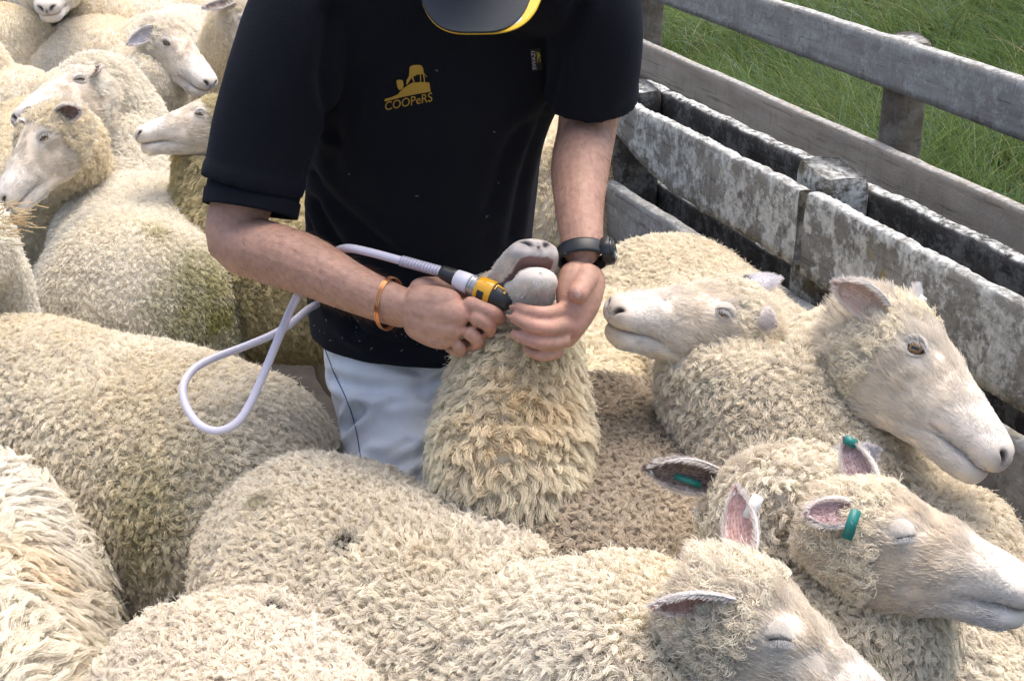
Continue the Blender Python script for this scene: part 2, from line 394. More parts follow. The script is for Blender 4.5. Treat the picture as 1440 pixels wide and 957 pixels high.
def sheep(label, spine, head=None, style='curl', neck_style=None, tone=(.87, .81, .70), stains=(), sh=None, far=1.0, legs=True,
          creases=(), group='sheep crowded in the pen', top_wool=True, lump=.010, density=1.0, fleece_L=1.0):
    SHEEP_N[0] += 1; seed = SHEEP_N[0] * 101
    g = np.random.default_rng(seed)
    spine = np.array([np.r_[np.asarray(p, float), hw, hh] for p, hw, hh in spine])
    n, m = 130, 84
    q, Ltot = catmull(spine, n)
    # close the ends with rounded caps: extra samples near both ends
    s = np.linspace(0, Ltot, n)
    e0 = q[0, 4] * .75; e1 = q[-1, 4] * .7
    s2 = np.concatenate([e0 * (1 - np.cos(np.linspace(0, np.pi / 2, 22)))[:-1], np.linspace(e0, Ltot - e1, n - 42), (Ltot - e1 + e1 * np.sin(np.linspace(0, np.pi / 2, 22)))[1:]])
    q = np.stack([np.interp(s2, s, q[:, k]) for k in range(5)], 1); n = len(s2)
    f = np.ones(n)
    f = np.where(s2 < e0, np.sqrt(np.clip(1 - ((e0 - s2) / e0) ** 2, 0, 1)), f); f = np.where(s2 > Ltot - e1, np.sqrt(np.clip(1 - ((s2 - Ltot + e1) / e1) ** 2, 0, 1)), f)
    f = np.maximum(f, .01)
    path = q[:, :3]
    sm = path.copy()
    for _ in range(3): sm[1:-1] = (sm[:-2] + 2 * sm[1:-1] + sm[2:]) / 4
    t, side, up = transport(sm, (0, 0, 1) if abs(nrm(sm[5] - sm[0])[2]) < .9 else (0, 1, 0))
    th = np.linspace(0, 2 * np.pi, m, endpoint=False); c, si = np.cos(th), np.sin(th)
    ex = .92
    cc = np.sign(c) * np.abs(c) ** ex; ss = np.sign(si) * np.abs(si) ** ex
    G = path[:, None] + (f * q[:, 3])[:, None, None] * cc[None, :, None] * side[:, None] + (f * q[:, 4])[:, None, None] * ss[None, :, None] * up[:, None]
    def normals(G):
        du = np.gradient(G, axis=0); dv = (np.roll(G, -1, 1) - np.roll(G, 1, 1))
        nn = np.cross(dv, du); nn = nrm(nn)
        outw = G - path[:, None] + (t * ((s2 > Ltot - e1) * 1.0 - (s2 < e0))[:, None] * .5 * q[:, 4:5])[:, None]
        return np.where((nn * outw).sum(-1, keepdims=True) < 0, -nn, nn)
    Nn = normals(G)
    disp = lump * vnoise(G, 7, seed) + .5 * lump * vnoise(G, 16, seed + 1)
    for pts, depth, width in creases:
        pts = np.asarray(pts, float); qd = np.full(G.shape[:2], 9.0)
        for a_, b_ in zip(pts[:-1], pts[1:]):
            ab = b_ - a_; tt = np.clip(((G - a_) @ ab) / (ab @ ab), 0, 1); qd = np.minimum(qd, np.linalg.norm(G - (a_ + tt[..., None] * ab), axis=-1))
        disp = disp - depth * np.exp(-(qd / width) ** 2)
    G = G + Nn * (disp * np.minimum(1, f * 1.5)[:, None])[..., None]
    Nn = normals(G)
    # a stain given by a photo pixel sits on the surface that the pixel sees
    gx, gy, gz = project(G.reshape(-1, 3)); fc_ = (Nn.reshape(-1, 3) * (CAM - G.reshape(-1, 3))).sum(1) > 0
    st_l = []
    for pos, rad, colr, amt in stains:
        if len(pos) == 2:
            dp = (gx - pos[0]) ** 2 + (gy - pos[1]) ** 2 + np.where(fc_, 0, 1e7); pos = G.reshape(-1, 3)[int(np.argmin(dp))]
        st_l.append((pos, rad, colr, amt))
    stains = st_l
    base = np.array((np.mean(path[: n // 2, 0]), np.mean(path[: n // 2, 1]), 0.0))
    root = tag(empty('sheep', base), label, 'sheep', group)
    tone = np.array(tone)
    def colf(P):
        w = .5 + .5 * vnoise(P, 5, seed + 9); w2 = .5 + .5 * vnoise(P, 14, seed + 11)
        cw = tone * (1 + .05 * (w2 - .5))[:, None]
        cw = cw * (1 - w[:, None] * np.array((.03, .06, .14)))
        for pos, rad, colr, amt in stains:
            dd = np.linalg.norm((P - np.asarray(pos)), axis=1) / rad
            kk = np.clip(amt * np.exp(-dd ** 2) * (1 + .5 * vnoise(P, 40, seed + 21)), 0, 1)[:, None]
            cw = cw * (1 - kk) + np.array(colr) * kk
        return cw
    parts = [(G.reshape(-1, 3), [tuple(x) for x in grid_faces(n, m)] + [tuple(range(m))[::-1], tuple(range((n - 1) * m, n * m))])]
    cols = [colf(G.reshape(-1, 3)) * .80]
    # legs
    if legs:
        k1 = sh if sh is not None else max(1, len(spine) - 3)
        hip, sho = spine[0], spine[k1]
        ax = nrm((sho - hip)[:3] * (1, 1, 0)); sd = np.array((ax[1], -ax[0], 0))
        for bse, fr, back in ((hip[:3] + ax * hip[4] * .7, hip, True), (sho[:3], sho, False)):
            for sg in (-1, 1):
                p0 = bse + sd * sg * fr[3] * .55; z0 = max(p0[2] - fr[4] * .35, .30)
                if back: pts = [(0, z0, .060), (.04, z0 * .72, .044), (-.06, z0 * .46, .026), (-.055, z0 * .22, .021), (-.035, .07, .024), (-.02, .03, .027), (-.005, .002, .030)]
                else: pts = [(0, z0, .070), (.01, z0 * .75, .052), (.015, z0 * .48, .030), (.0, z0 * .26, .020), (.0, .07, .023), (.015, .03, .026), (.028, .002, .030)]
                ctrl = [np.r_[p0[:2] + ax[:2] * a_, z_, r_] for a_, z_, r_ in pts]
                v, fc = round_tube(ctrl, 30, 12, up0=(ax[0], ax[1], .1), a1=0)
                parts.append((v, fc)); lc = np.where((v[:, 2] < .045)[:, None], np.array((.05, .045, .04)), np.array((.36, .31, .25)))
                cols.append(lc)
    hairs, hairsR, hairsC = [], [], []
    fur = None
    # head
    if head is not None:
        sc_ = head.get('s', 1.0)
        org = np.asarray(head['poll'], float)
        if 'nose_at' in head:              # aim the head so that its nose tip lands on a point
            dv = np.asarray(head['nose_at']) - org; sc_ = np.linalg.norm(dv) / .2618; dh = nrm(dv); uh = np.asarray(head['up'], float); uh = nrm(uh - dh * (uh @ dh))
            al_ = math.atan2(.057, .2555); head = {**head, 'fwd': math.cos(al_) * dh + math.sin(al_) * uh, 'up': uh * math.cos(al_) - dh * math.sin(al_)}
            print('HEAD', label[:30], 'scale %.2f' % sc_)
        Mh = frame_from(head['fwd'], head['up'])
        V, Fc, isjaw = head_mesh(head.get('jaw', 0.0))
        Wv = org + (V * sc_) @ Mh.T
        cf = face_colour(V, np.array(head.get('tone', (1, 1, 1)))) * (.88, .82, .76)
        kn, pad = nose_mask(V)
        pk = np.array(head.get('nose', (.30, .22, .20)))
        if 'muzzle' in head:
            mz = np.clip((V[:, 0] - .205) / .035, 0, 1)[:, None] * np.where(isjaw, .25, .8)[:, None] * (.75 + .4 * vnoise(V, 90, 8)[:, None]); mz = np.clip(mz, 0, 1)
            cf = cf * (1 - mz) + np.array(head['muzzle']) * mz
        cf = cf * (1 - pad[:, None] * .75) + pk * pad[:, None] * .75
        cf = cf * (1 - kn[:, None]) + np.array((.028, .022, .022)) * kn[:, None]
        lip = np.exp(-((V[:, 2] + .0755) / .0040) ** 2) * (V[:, 0] > .15) * 0.75
        if head.get('jaw', 0): lip = lip * 0 + np.where(isjaw, np.clip((V[:, 2] + .072 + .35 * (V[:, 0] - .03)) * 0, 0, 1), 0)
        cf = cf * (1 - lip[:, None]) + np.array((.22, .16, .14)) * lip[:, None]
        if head.get('jaw', 0):
            mouth = (~isjaw) & (V[:, 2] < -.073) & (V[:, 0] > .09)
            cf[mouth] = (.20, .11, .10)
            J0, _, ij = head_mesh(0.0); mj = ij & (J0[:, 2] > -.078) & (J0[:, 0] > .08) & (J0[:, 0] < .232); cf[mj] = (.33, .19, .18)
        parts.append((Wv, Fc)); cols.append(cf)
    Vb, Fb = merge(parts)
    body = mesh_obj('body', Vb, Fb, M_SKINV, root, base, col=np.clip(np.vstack(cols), 0, 1))
    # fleece
    st = dict(STYLES[style]); st2 = dict(STYLES[neck_style or style])
    st['L'] *= fleece_L; st2['L'] *= fleece_L
    spn = spine[:, :3]; seglen = np.concatenate([[0], np.cumsum(np.linalg.norm(np.diff(spn, axis=0), axis=1))])
    kneck = sh if sh is not None else len(spine) - 2
    s_neck = seglen[kneck] / seglen[-1] * Ltot + .04
    arc = np.concatenate([[0], np.cumsum(np.linalg.norm(np.diff(path, axis=0), axis=1))])
    # surface arc length including the caps
    mer = np.concatenate([[0], np.cumsum(np.linalg.norm(np.diff(G, axis=0), axis=2).max(1))])
    for stx, lo, hi in ((st, -1, s_neck), (st2, s_neck, 99)):
        d = stx['d'] * far / math.sqrt(density)
        rows = np.interp(np.arange(d * .4, mer[-1], d * .9), mer, np.arange(n))
        rows = rows[(np.interp(rows, np.arange(n), s2) >= lo) & (np.interp(rows, np.arange(n), s2) < hi)]
        I, J = [], []
        for r_, ri in enumerate(rows):
            i0 = int(ri); ring = G[i0]; circ = np.linalg.norm(ring - np.roll(ring, 1, 0), axis=1).sum()
            cnt = max(3, int(circ / d)); jj = (np.arange(cnt) + .5 * (r_ % 2)) / cnt * m
            I.append(ri + (g.random(cnt) - .5) * .55 * (rows[1] - rows[0] if len(rows) > 1 else 1)); J.append(jj + (g.random(cnt) - .5) * .6 * m / cnt)
        if not I: continue
        I = np.clip(np.concatenate(I), 0, n - 1.001); J = np.concatenate(J) % m
        i0 = I.astype(int); fi = (I - i0)[:, None]; j0 = J.astype(int) % m; fj = (J - np.floor(J))[:, None]; j1 = (j0 + 1) % m
        bl = lambda A: (A[i0, j0] * (1 - fi) + A[i0 + 1, j0] * fi) * (1 - fj) + (A[i0, j1] * (1 - fi) + A[i0 + 1, j1] * fi) * fj
        Pp, nn = bl(G), nrm(bl(Nn)); tt = nrm(t[i0])
        keep = in_view(Pp, nn)
        if head is not None:
            loc = ((Pp - org) @ Mh) / sc_
            sx_ = np.array([c_[0] for c_ in SKULL]); hw_ = np.interp(loc[:, 0], sx_, [c_[1] for c_ in SKULL]); ht_ = np.interp(loc[:, 0], sx_, [c_[2] for c_ in SKULL])
            keep &= ~((loc[:, 0] > -.01) & (loc[:, 0] < .26) & (np.abs(loc[:, 1]) < hw_ + .006) & (loc[:, 2] < ht_ + .012) & (loc[:, 2] > -.125))
        Pp, nn, tt = Pp[keep], nn[keep], tt[keep]
        if not len(Pp): continue
        lie = np.array((0, 0, -1.0)) * .8 - tt * .5
        lie = lie + .9 * np.stack([vnoise(Pp, 12, seed + 31), vnoise(Pp, 12, seed + 32), vnoise(Pp, 12, seed + 33)], 1)
        a_, b_, c_ = grow(Pp, nn, lie, stx, colf, seed + int(lo > 0) * 7, far)
        hairs.append(a_); hairsR.append(b_); hairsC.append(c_)
    if head is not None:
        # wool on the poll and cheeks, short hair on the face
        hv = Wv[: 64 * 56].reshape(64, 56, 3); lv = V[: 64 * 56].reshape(64, 56, 3)
        def surf(Wg, Lg, cnt):
            nn = Wg.shape[0]
            ar = np.linalg.norm(np.cross(Wg[1:] - Wg[:-1], (np.roll(Wg, -1, 1) - Wg)[:-1]), axis=-1)
            pr = ar.ravel() / ar.sum(); id_ = g.choice(len(pr), cnt, p=pr); i = id_ // 56; j = id_ % 56; a1 = g.random((cnt, 1)); b1 = g.random((cnt, 1)); j2 = (j + 1) % 56
            f_ = lambda A: (A[i, j] * (1 - a1) + A[i + 1, j] * a1) * (1 - b1) + (A[i, j2] * (1 - a1) + A[i + 1, j2] * a1) * b1
            dn = np.cross((np.roll(Wg, -1, 1) - np.roll(Wg, 1, 1)), np.gradient(Wg, axis=0)); dn = nrm(dn)
            cen = Wg.mean(1, keepdims=True); dn = np.where((dn * (Wg - cen)).sum(-1, keepdims=True) < 0, -dn, dn)
            return f_(Wg), f_(Lg), nrm(f_(dn))
        jv = Wv[64 * 56:].reshape(36, 56, 3); jl = V[64 * 56:].reshape(36, 56, 3)
        P1, L1, n1 = surf(hv, lv, int(2600 / far ** 2 * density))
        k = L1[:, 0] < (.045 + .015 * vnoise(L1, 50, 3)) - .35 * np.abs(np.minimum(0, L1[:, 2] + .02)) * 0
        k &= in_view(P1, n1)
        if top_wool and k.any():
            sw = dict(STYLES['fine']); sw.update(d=.010, L=.016, k=12, cr=.0028, turns=1.1)
            a_, b_, c_ = grow(P1[k], n1[k], -np.repeat(Mh[:, :1].T, k.sum(), 0) + .8 * (g.random((k.sum(), 3)) - .5), sw, lambda P: np.clip(colf(P) * 1.03, 0, .9), seed + 5, far)
            hairs.append(a_); hairsR.append(b_); hairsC.append(c_)
        nf = int(62000 / far ** 2.2)
        P2, L2, n2 = surf(hv, lv, nf); P3, L3, n3 = surf(jv, jl, nf // 3)
        P2, L2, n2 = np.vstack([P2, P3]), np.vstack([L2, L3]), np.vstack([n2, n3])
        k = in_view(P2, n2, 40, -.2)
        if head.get('jaw', 0): k &= ~((np.arange(len(P2)) < nf) & (L2[:, 2] < -.070) & (L2[:, 0] > .09)) & ~((np.arange(len(P2)) >= nf) & (L2[:, 2] > -.080) & (L2[:, 0] > .08))
        kn, pad = nose_mask(L2); k &= g.random(len(k)) > np.clip(kn * 1.6 + pad * 1.1, 0, 1)
        for sgn in (-1, 1): k &= np.linalg.norm((L2 - (.072, .063 * sgn, -.013)) * (.85, 1, 1.25), axis=1) > .0110
        P2, L2, n2 = P2[k], L2[k], n2[k]; N2 = len(P2)
        if N2:
            ln = np.interp(L2[:, 0], (0, .05, .10, .16, .25), (.018, .015, .012, .008, .0045)) * (0.7 + .6 * g.random(N2)) * sc_
            ln = np.where((L2[:, 2] < -.085) & (L2[:, 0] > .12), np.maximum(ln, .009), ln)
            back = -Mh[:, 0] + .25 * Mh[:, 2] * 0
            lie = nrm(back + .55 * np.stack([vnoise(P2, 55, s_) for s_ in (1, 2, 3)], 1) + .5 * (g.random((N2, 3)) - .5))
            tt = np.linspace(0, 1, 4)[None, :, None]
            fp = P2[:, None] + ln[:, None, None] * (n2[:, None] * (.50 * tt - .12 * tt ** 2) + lie[:, None] * (.35 * tt + .65 * tt ** 2)) - n2[:, None] * .001
            fr_ = .00033 * far * (1.1 - .7 * tt[..., 0]) * (0.8 + .5 * g.random((N2, 1)))
            mzz = np.clip((L2[:, 0] - .21) / .03, 0, 1)[:, None] * (.55 if 'muzzle' in head else 0) * (L2[:, 2:] > -.078); k2 = g.random(len(L2)) > mzz[:, 0] * .8
            fc_ = np.clip(face_colour(L2, np.array(head.get('tone', (1, 1, 1)))) * (0.84 + .28 * g.random((N2, 1))), 0, .92)
            fc_ = fc_ * (1 - mzz) + np.array(head.get('muzzle', (1, 1, 1))) * mzz
            hair_obj('face_hair', fp[k2], fr_[k2], fc_[k2], M_FUR, root, base)
        # eyes
        for sgn in (-1, 1):
            ctr = np.array((.071, .0540 * sgn, -.0135)); er = .0155
            out = nrm((.30, sgn, .22)); ex_ = nrm(np.array((1, -.2 * sgn, .42)) - out * (np.array((1, -.2 * sgn, .42)) @ out)); uy = np.cross(out, ex_)
            if uy[2] < 0: uy = -uy
            Me = Mh @ np.stack([ex_, uy, out], 1)
            a1 = np.linspace(0, np.pi, 16); b1 = np.linspace(0, 2 * np.pi, 24, endpoint=False)
            sv = np.stack([np.sin(a1)[:, None] * np.cos(b1), np.sin(a1)[:, None] * np.sin(b1), np.cos(a1)[:, None] * np.ones(24)], -1).reshape(-1, 3)
            eye = mesh_obj('eye', sv, grid_faces(16, 24), M_EYE, root)
            mw = Matrix.Identity(4)
            wpos = org + Mh @ ctr * sc_
            for r_ in range(3):
                for c__ in range(3): mw[r_][c__] = Me[r_, c__] * er * sc_
                mw[r_][3] = wpos[r_] - base[r_]
            eye.matrix_local = mw
            # lids: one shell with an almond opening
            nl, ml = 30, 56
            a2 = np.linspace(0.02, 1.9, nl); b2 = np.linspace(0, 2 * np.pi, ml, endpoint=False)
            lv_ = np.stack([np.sin(a2)[:, None] * np.cos(b2), np.sin(a2)[:, None] * np.sin(b2), np.cos(a2)[:, None] * np.ones(ml)], -1).reshape(-1, 3)
            lid = head.get('lid', .5)
            up_o = .72 * lid - .04 * (lid < .4); lo_o = .14 + .22 * lid
            x_ = lv_[:, 0]; env = np.clip(1 - (np.abs(x_) / .86) ** 2.2, -1, 1)
            ctr_y = -.04 - .22 * (lid < .4)
            val = np.where(lv_[:, 1] > ctr_y, (lv_[:, 1] - ctr_y) - (up_o - ctr_y * 0) * env, (ctr_y - lv_[:, 1]) - lo_o * env)
            val = np.where(env <= 0, .3, val)
            Fl = [tuple(x) for x in grid_faces(nl, ml)]
            # snap shell vertices to the opening edge
            keepf = [f_ for f_ in Fl if all(val[i_] > -.045 for i_ in f_)]
            used = sorted({i_ for f_ in keepf for i_ in f_}); mp = {o_: n_ for n_, o_ in enumerate(used)}
            vv = lv_[used] * (1.015 + .05 * np.exp(-(val[used] / .08) ** 2))[:, None]
            duct = (lv_[used][:, 0] > .70) & (np.abs(lv_[used][:, 1] - ctr_y) < .13)
            cl = np.where(((np.maximum(val[used], 0) < .10) | duct)[:, None], np.array((.075, .055, .05)), np.array((.62, .54, .47)))
            xe = np.linspace(-.86, 1.0, 30); ye = ctr_y + up_o * np.clip(1 - (np.abs(xe) / .90) ** 2.2, -.25, 1); ze = np.sqrt(np.clip(1 - xe ** 2 - ye ** 2, .01, 1))
            lv2, lf2 = tube(np.stack([xe, ye, ze], 1) * 1.085, .055 + .03 * np.sin(np.linspace(0, np.pi, 30)), 8, up0=(.1, .2, 1))      # dark lash line running into the tear duct
            lw_, lf_ = merge([(vv, [tuple(mp[i_] for i_ in f_) for f_ in keepf]), (lv2, lf2)])
            ld = mesh_obj('eyelid', lw_, lf_, M_LID, eye, col=np.vstack([cl, np.tile((.05, .04, .036), (len(lv2), 1))]))
            # short hair over the lids
            hi = np.array([i_ for i_ in used if val[i_] > .16])
            if far < 2 and len(hi):
                hi = np.repeat(hi, 9); pe = nrm(lv_[hi] + .12 * (g.random((len(hi), 3)) - .5)) * 1.04; wl = wpos + (pe * er * sc_) @ Me.T
                ol = nrm(np.c_[pe[:, :2], .35 + 0 * pe[:, 0]] + .4 * (g.random((len(pe), 3)) - .5)) @ Me.T
                tt = np.linspace(0, 1, 4)[None, :, None]; bk = (-Mh[:, 0])[None]
                lp = wl[:, None] + .0075 * sc_ * (ol[:, None] * .6 * tt + bk[:, None] * .6 * tt ** 2)
                hair_obj('lid_hair', lp, np.full(lp.shape[:2], .00030), face_colour(np.tile(np.array((.072, .06, -.014)), (len(lp), 1)), np.ones(3)) * (0.78 + .2 * g.random((len(lp), 1))), M_FUR, root, base)
            # lashes
            if far < 1.5:
                e_i = [i_ for i_ in used if abs(val[i_]) < .05 and lv_[i_, 1] > ctr_y]
                if e_i:
                    e_i = np.repeat(np.array(e_i), 2); pe = lv_[e_i] * 1.1
                    wl = wpos + (pe * er * sc_) @ Me.T; dl = nrm((np.c_[pe[:, 0] * .5, -.25 + 0 * pe[:, 0], 1.0 + 0 * pe[:, 0]] + .5 * (g.random((len(pe), 3)) - .5)) @ Me.T)
                    tt = np.linspace(0, 1, 4)[None, :, None]
                    lp = wl[:, None] + dl[:, None] * tt * .008 + np.array((0, 0, -.004)) * tt ** 2
                    hair_obj('lashes', lp, np.full(lp.shape[:2], .00014), np.full((len(lp), 3), .50), M_FUR, root, base)
        # ears
        dflt = [dict(dir=(-.30, -1, .02)), dict(dir=(-.30, 1, .02))]
        for ei, (sgn, es) in enumerate(zip((-1, 1), head.get('ears', dflt))):
            if es is None: continue
            es = {**dflt[ei], **es}
            bpos = org + Mh @ np.array((.000, .056 * sgn, -.004)) * sc_
            dr = nrm(Mh @ nrm(es['dir'])) if 'wdir' not in es else nrm(es['wdir'])
            op = es.get('wopen'); op = nrm(Mh @ np.array((.75, .25 * sgn, -.35))) if op is None else nrm(op)
            Me = frame_from(dr, op)                    # columns: along, across, open side
            ln = es.get('len', .105) * sc_; wd = es.get('w', .030) * sc_
            V_, F_, inn, edge, uu = ear_mesh(ln, wd, cup=es.get('cup', 1.0))
            Wd = bpos + V_ @ Me.T
            inc = np.array(es.get('inner', (.55, .36, .31))); outc = np.array(es.get('outer', (.72, .68, .66)))
            cc_ = np.where(inn[:, None] > .5, inc, outc); blend = np.clip((edge - .62) / .3, 0, 1)[:, None]
            cc_ = cc_ * (1 - blend) + np.array((.80, .75, .70)) * blend
            sp_n = vnoise(Wd, 90, seed + 2); cc_ = cc_ * (1 - .22 * np.clip(sp_n, 0, 1))[:, None]
            for bl_u, bl_r, bl_c in es.get('marks', ()):
                kk = np.exp(-(((np.r_[uu, uu] - bl_u) ** 2) / bl_r ** 2))[:, None] * (1 + .8 * vnoise(Wd, 120, seed + 6))[:, None]; kk = np.clip(kk, 0, 1)
                cc_ = cc_ * (1 - kk) + np.array(bl_c) * kk
            ear = mesh_obj('ear', Wd, F_, M_SKINV, root, base, col=np.clip(cc_, 0, 1))
            # ear hair
            if far < 2.2:
                nE = int(5200 / far ** 2); fa = np.array(F_[: 2 * 15 * 12]); ch = fa[g.integers(0, len(fa), nE)]; w4 = g.random((nE, 4)); w4 /= w4.sum(1, keepdims=True)
                pE = (Wd[ch] * w4[..., None]).sum(1); nE_ = nrm(np.cross(Wd[ch[:, 1]] - Wd[ch[:, 0]], Wd[ch[:, 3]] - Wd[ch[:, 0]]))
                isin = inn[ch[:, 0]] > .5; ed = edge[ch[:, 0]]
                hint = np.where(isin[:, None], Me[:, 2], -Me[:, 2]); nE_ = np.where((nE_ * hint).sum(1, keepdims=True) < 0, -nE_, nE_)
                sel = (~isin) | (g.random(nE) < .35) | (ed > .75)
                pE, nE_, ed, isin, ch = pE[sel], nE_[sel], ed[sel], isin[sel], ch[sel]; k_ = len(pE)
                lE = (.004 + .004 * ed) * (0.6 + .8 * g.random(k_)) * sc_
                lieE = nrm(dr + .6 * (g.random((k_, 3)) - .5)); tt = np.linspace(0, 1, 4)[None, :, None]
                pp = pE[:, None] + lE[:, None, None] * (nE_[:, None] * .35 * tt + lieE[:, None] * (.4 * tt + .6 * tt ** 2))
                hc = np.clip(cc_[ch[:, 0]] * 1.08, 0, .85) * (0.9 + .2 * g.random((k_, 1)))
                hair_obj('ear_hair', pp, np.full(pp.shape[:2], .00026 * far) * (1.1 - .6 * tt[..., 0]), hc, M_FUR, ear, None if False else base)
            for tg in es.get('tags', ()):
                tv, tf = box_mesh(tg.get('l', .032), tg.get('wd', .011), .0035, .3)
                tv = tv.copy(); tv[:, 2] += -10 * tv[:, 0] ** 2 * tg.get('bend', .6)
                ex_, ey_, ez_ = project(Wd); id_ = int(np.argmin((ex_ - tg['px'][0]) ** 2 + (ey_ - tg['px'][1]) ** 2)); p_ = Wd[id_]
                an_ = tg.get('ang', 0.0); Mt = frame_from(RT * math.cos(an_) + SUP * math.sin(an_), tg.get('face', TOCAM)); p_ = p_ + TOCAM * .006 + tg.get('dx', 0) * RT
                mesh_obj('ear_tag', p_ + tv @ Mt.T, tf, MATS[tg['mat']], ear, base)
    if hairs:
        hair_obj('fleece', np.concatenate(hairs), np.concatenate(hairsR), np.concatenate(hairsC), M_WOOL, root, base)
    return root
plain('teal_tag', (.02, .20, .17), .4); plain('white_tag', (.75, .74, .70), .5); plain('orange_tag', (.75, .33, .06), .45)
def ridge(px, py, z, hw, hh, dx=0, dy=0):
    """spine point under a ridge pixel: the back's top is at height z"""
    p = PH(px, py, z); return (p + np.array((dx, dy, -hh)), hw, hh)
# ------------------------------------------------------------------ the flock (ridge(): the back's top under a photo pixel at a height in metres)
CREAM, PALE, YEL = (.87, .81, .70), (.88, .84, .76), (.85, .77, .62)
GREY = (.58, .51, .42); OLIVE = (.60, .53, .33)
GREEN = (.36, .34, .12); DIRT = (.07, .06, .045)
# S1 near ewe across the foreground
p0 = PZ(1040, 815, 1.42)
sheep('curly cream ewe with bowed head and a white tag in its pink ear', [ridge(262, 690, .73, .20, .23), ridge(390, 664, .750, .225, .25), ridge(580, 748, .745, .225, .25), ridge(765, 828, .74, .21, .24),
       (PZ(915, 965, 1.54), .145, .15), (PZ(1000, 885, 1.47), .100, .105)],
      head=dict(poll=p0, nose_at=PZ(1262, 1025, 1.40), up=.75 * SUP + .60 * RT + .38 * TOCAM, lid=.42,
                ears=[dict(wdir=-RT * .95 - SUP * .12 + TOCAM * .35, wopen=TOCAM * .5 - SUP * .55 + RT * .3, inner=(.50, .30, .24), outer=(.70, .66, .64), len=.10),
                      dict(wdir=SUP * .92 - RT * .12 - TOCAM * .2, wopen=TOCAM * .9 - RT * .5, inner=(.62, .42, .38), len=.105, tags=[dict(mat='white_tag', px=(1046, 715), l=.028, wd=.013, ang=1.1, dx=.008)])]),
      style='curl', sh=3, stains=[((487, 777), .011, DIRT, 1.6), ((375, 712), .022, (.40, .35, .22), .8), ((600, 800), .05, (.78, .68, .50), .4)])
# S2 ewe with two teal tags, eyes nearly shut
p0 = PZ(1215, 705, 1.56)
sheep('ewe with nearly shut eyes and a teal tag in each ear', [(PZ(1090, 900, 1.62) + np.array((-.25, .1, -.30)), .18, .20), (PZ(1120, 880, 1.62) + np.array((-.1, .05, -.20)), .19, .20), (PZ(1195, 870, 1.64), .105, .115), (PZ(1218, 775, 1.61), .085, .095)],
      head=dict(poll=p0, nose_at=PZ(1462, 838, 1.48), up=.85 * SUP + .42 * RT + .30 * TOCAM, lid=.10, tone=(.97, .95, .92),
                ears=[dict(wdir=-RT * .9 + SUP * .10 + TOCAM * .4, wopen=TOCAM * .6 + SUP * .5, len=.075, inner=(.42, .30, .30), outer=(.70, .62, .57), tags=[dict(mat='teal_tag', px=(1203, 745), l=.034, wd=.012, ang=1.25, bend=1.2)]),
                      dict(wdir=SUP * .85 - RT * .35 - TOCAM * .3, wopen=TOCAM * .9 - RT * .2, len=.10, inner=(.40, .30, .30), tags=[dict(mat='teal_tag', px=(1197, 615), l=.016, wd=.011, ang=-.5)])]),
      style='curl', neck_style='curl', sh=1)
# S3 ewe turned away, wool of its back shows under the chin of S2
p0 = PZ(1075, 672, 1.72)
sheep('ewe facing away with woolly poll, one dark ear clipped with a teal tag', [ridge(1480, 895, .63, .19, .20), ridge(1390, 890, .64, .20, .21), ridge(1275, 878, .64, .19, .20), (PZ(1165, 835, 1.76), .12, .13), (PZ(1118, 750, 1.72), .095, .098), (PZ(1090, 700, 1.68), .085, .085), (PZ(1078, 672, 1.69), .082, .08)],
      head=dict(poll=p0, fwd=-RT * .12 - TOCAM * .85 - SUP * .60, up=SUP * .9 - TOCAM * .4, lid=.5,
                ears=[dict(wdir=RT * .80 + SUP * .42 + TOCAM * .1, wopen=-TOCAM * .8 + RT * .2, len=.095, outer=(.50, .49, .52)),
                      dict(wdir=-RT * .95 + SUP * .12 + TOCAM * .3, wopen=TOCAM * .8 - SUP * .3, len=.10, inner=(.20, .15, .13), outer=(.24, .20, .18), tags=[dict(mat='teal_tag', px=(965, 673), l=.036, wd=.008, ang=-.35, bend=.3)])]),
      style='curl', sh=2, stains=[((1262, 912), .022, (.12, .12, .05), 1.1)])
# S4 large-headed ewe by the fence
p0 = PZ(1264, 442, 1.94)
sheep('big white-faced ewe beside the lichened rail, amber eye open', [ridge(850, 318, .745, .20, .23), ridge(940, 345, .755, .215, .24), ridge(1040, 425, .745, .205, .235), ridge(1120, 492, .74, .165, .19), (PZ(1180, 560, 2.13), .115, .125), (PZ(1240, 500, 2.00), .090, .095)],
      head=dict(poll=p0, nose_at=PZ(1412, 655, 1.83), up=RT * .74 + SUP * .48 + TOCAM * .45, lid=1.0, tone=(1.03, 1.04, 1.06),
                ears=[dict(wdir=-RT * .85 + SUP * .42 + TOCAM * .3, wopen=TOCAM * .65 - SUP * .4 + RT * .2, len=.085, inner=(.66, .50, .42)),
                      dict(wdir=SUP * .9 + RT * .05 - TOCAM * .2, wopen=-RT * .6 - TOCAM * .4, len=.055, outer=(.78, .76, .74), tags=[dict(mat='white_tag', px=(1328, 418), l=.014, wd=.010, ang=-.6)])]),
      style='pebble', sh=3, fleece_L=.9, tone=(.87, .81, .69), stains=[(PZ(1330, 457, 1.92), .012, (.08, .075, .05), 1.6)], creases=[([PH(835, 360, .74), PH(880, 380, .72), PH(905, 420, .70)], .02, .012)])
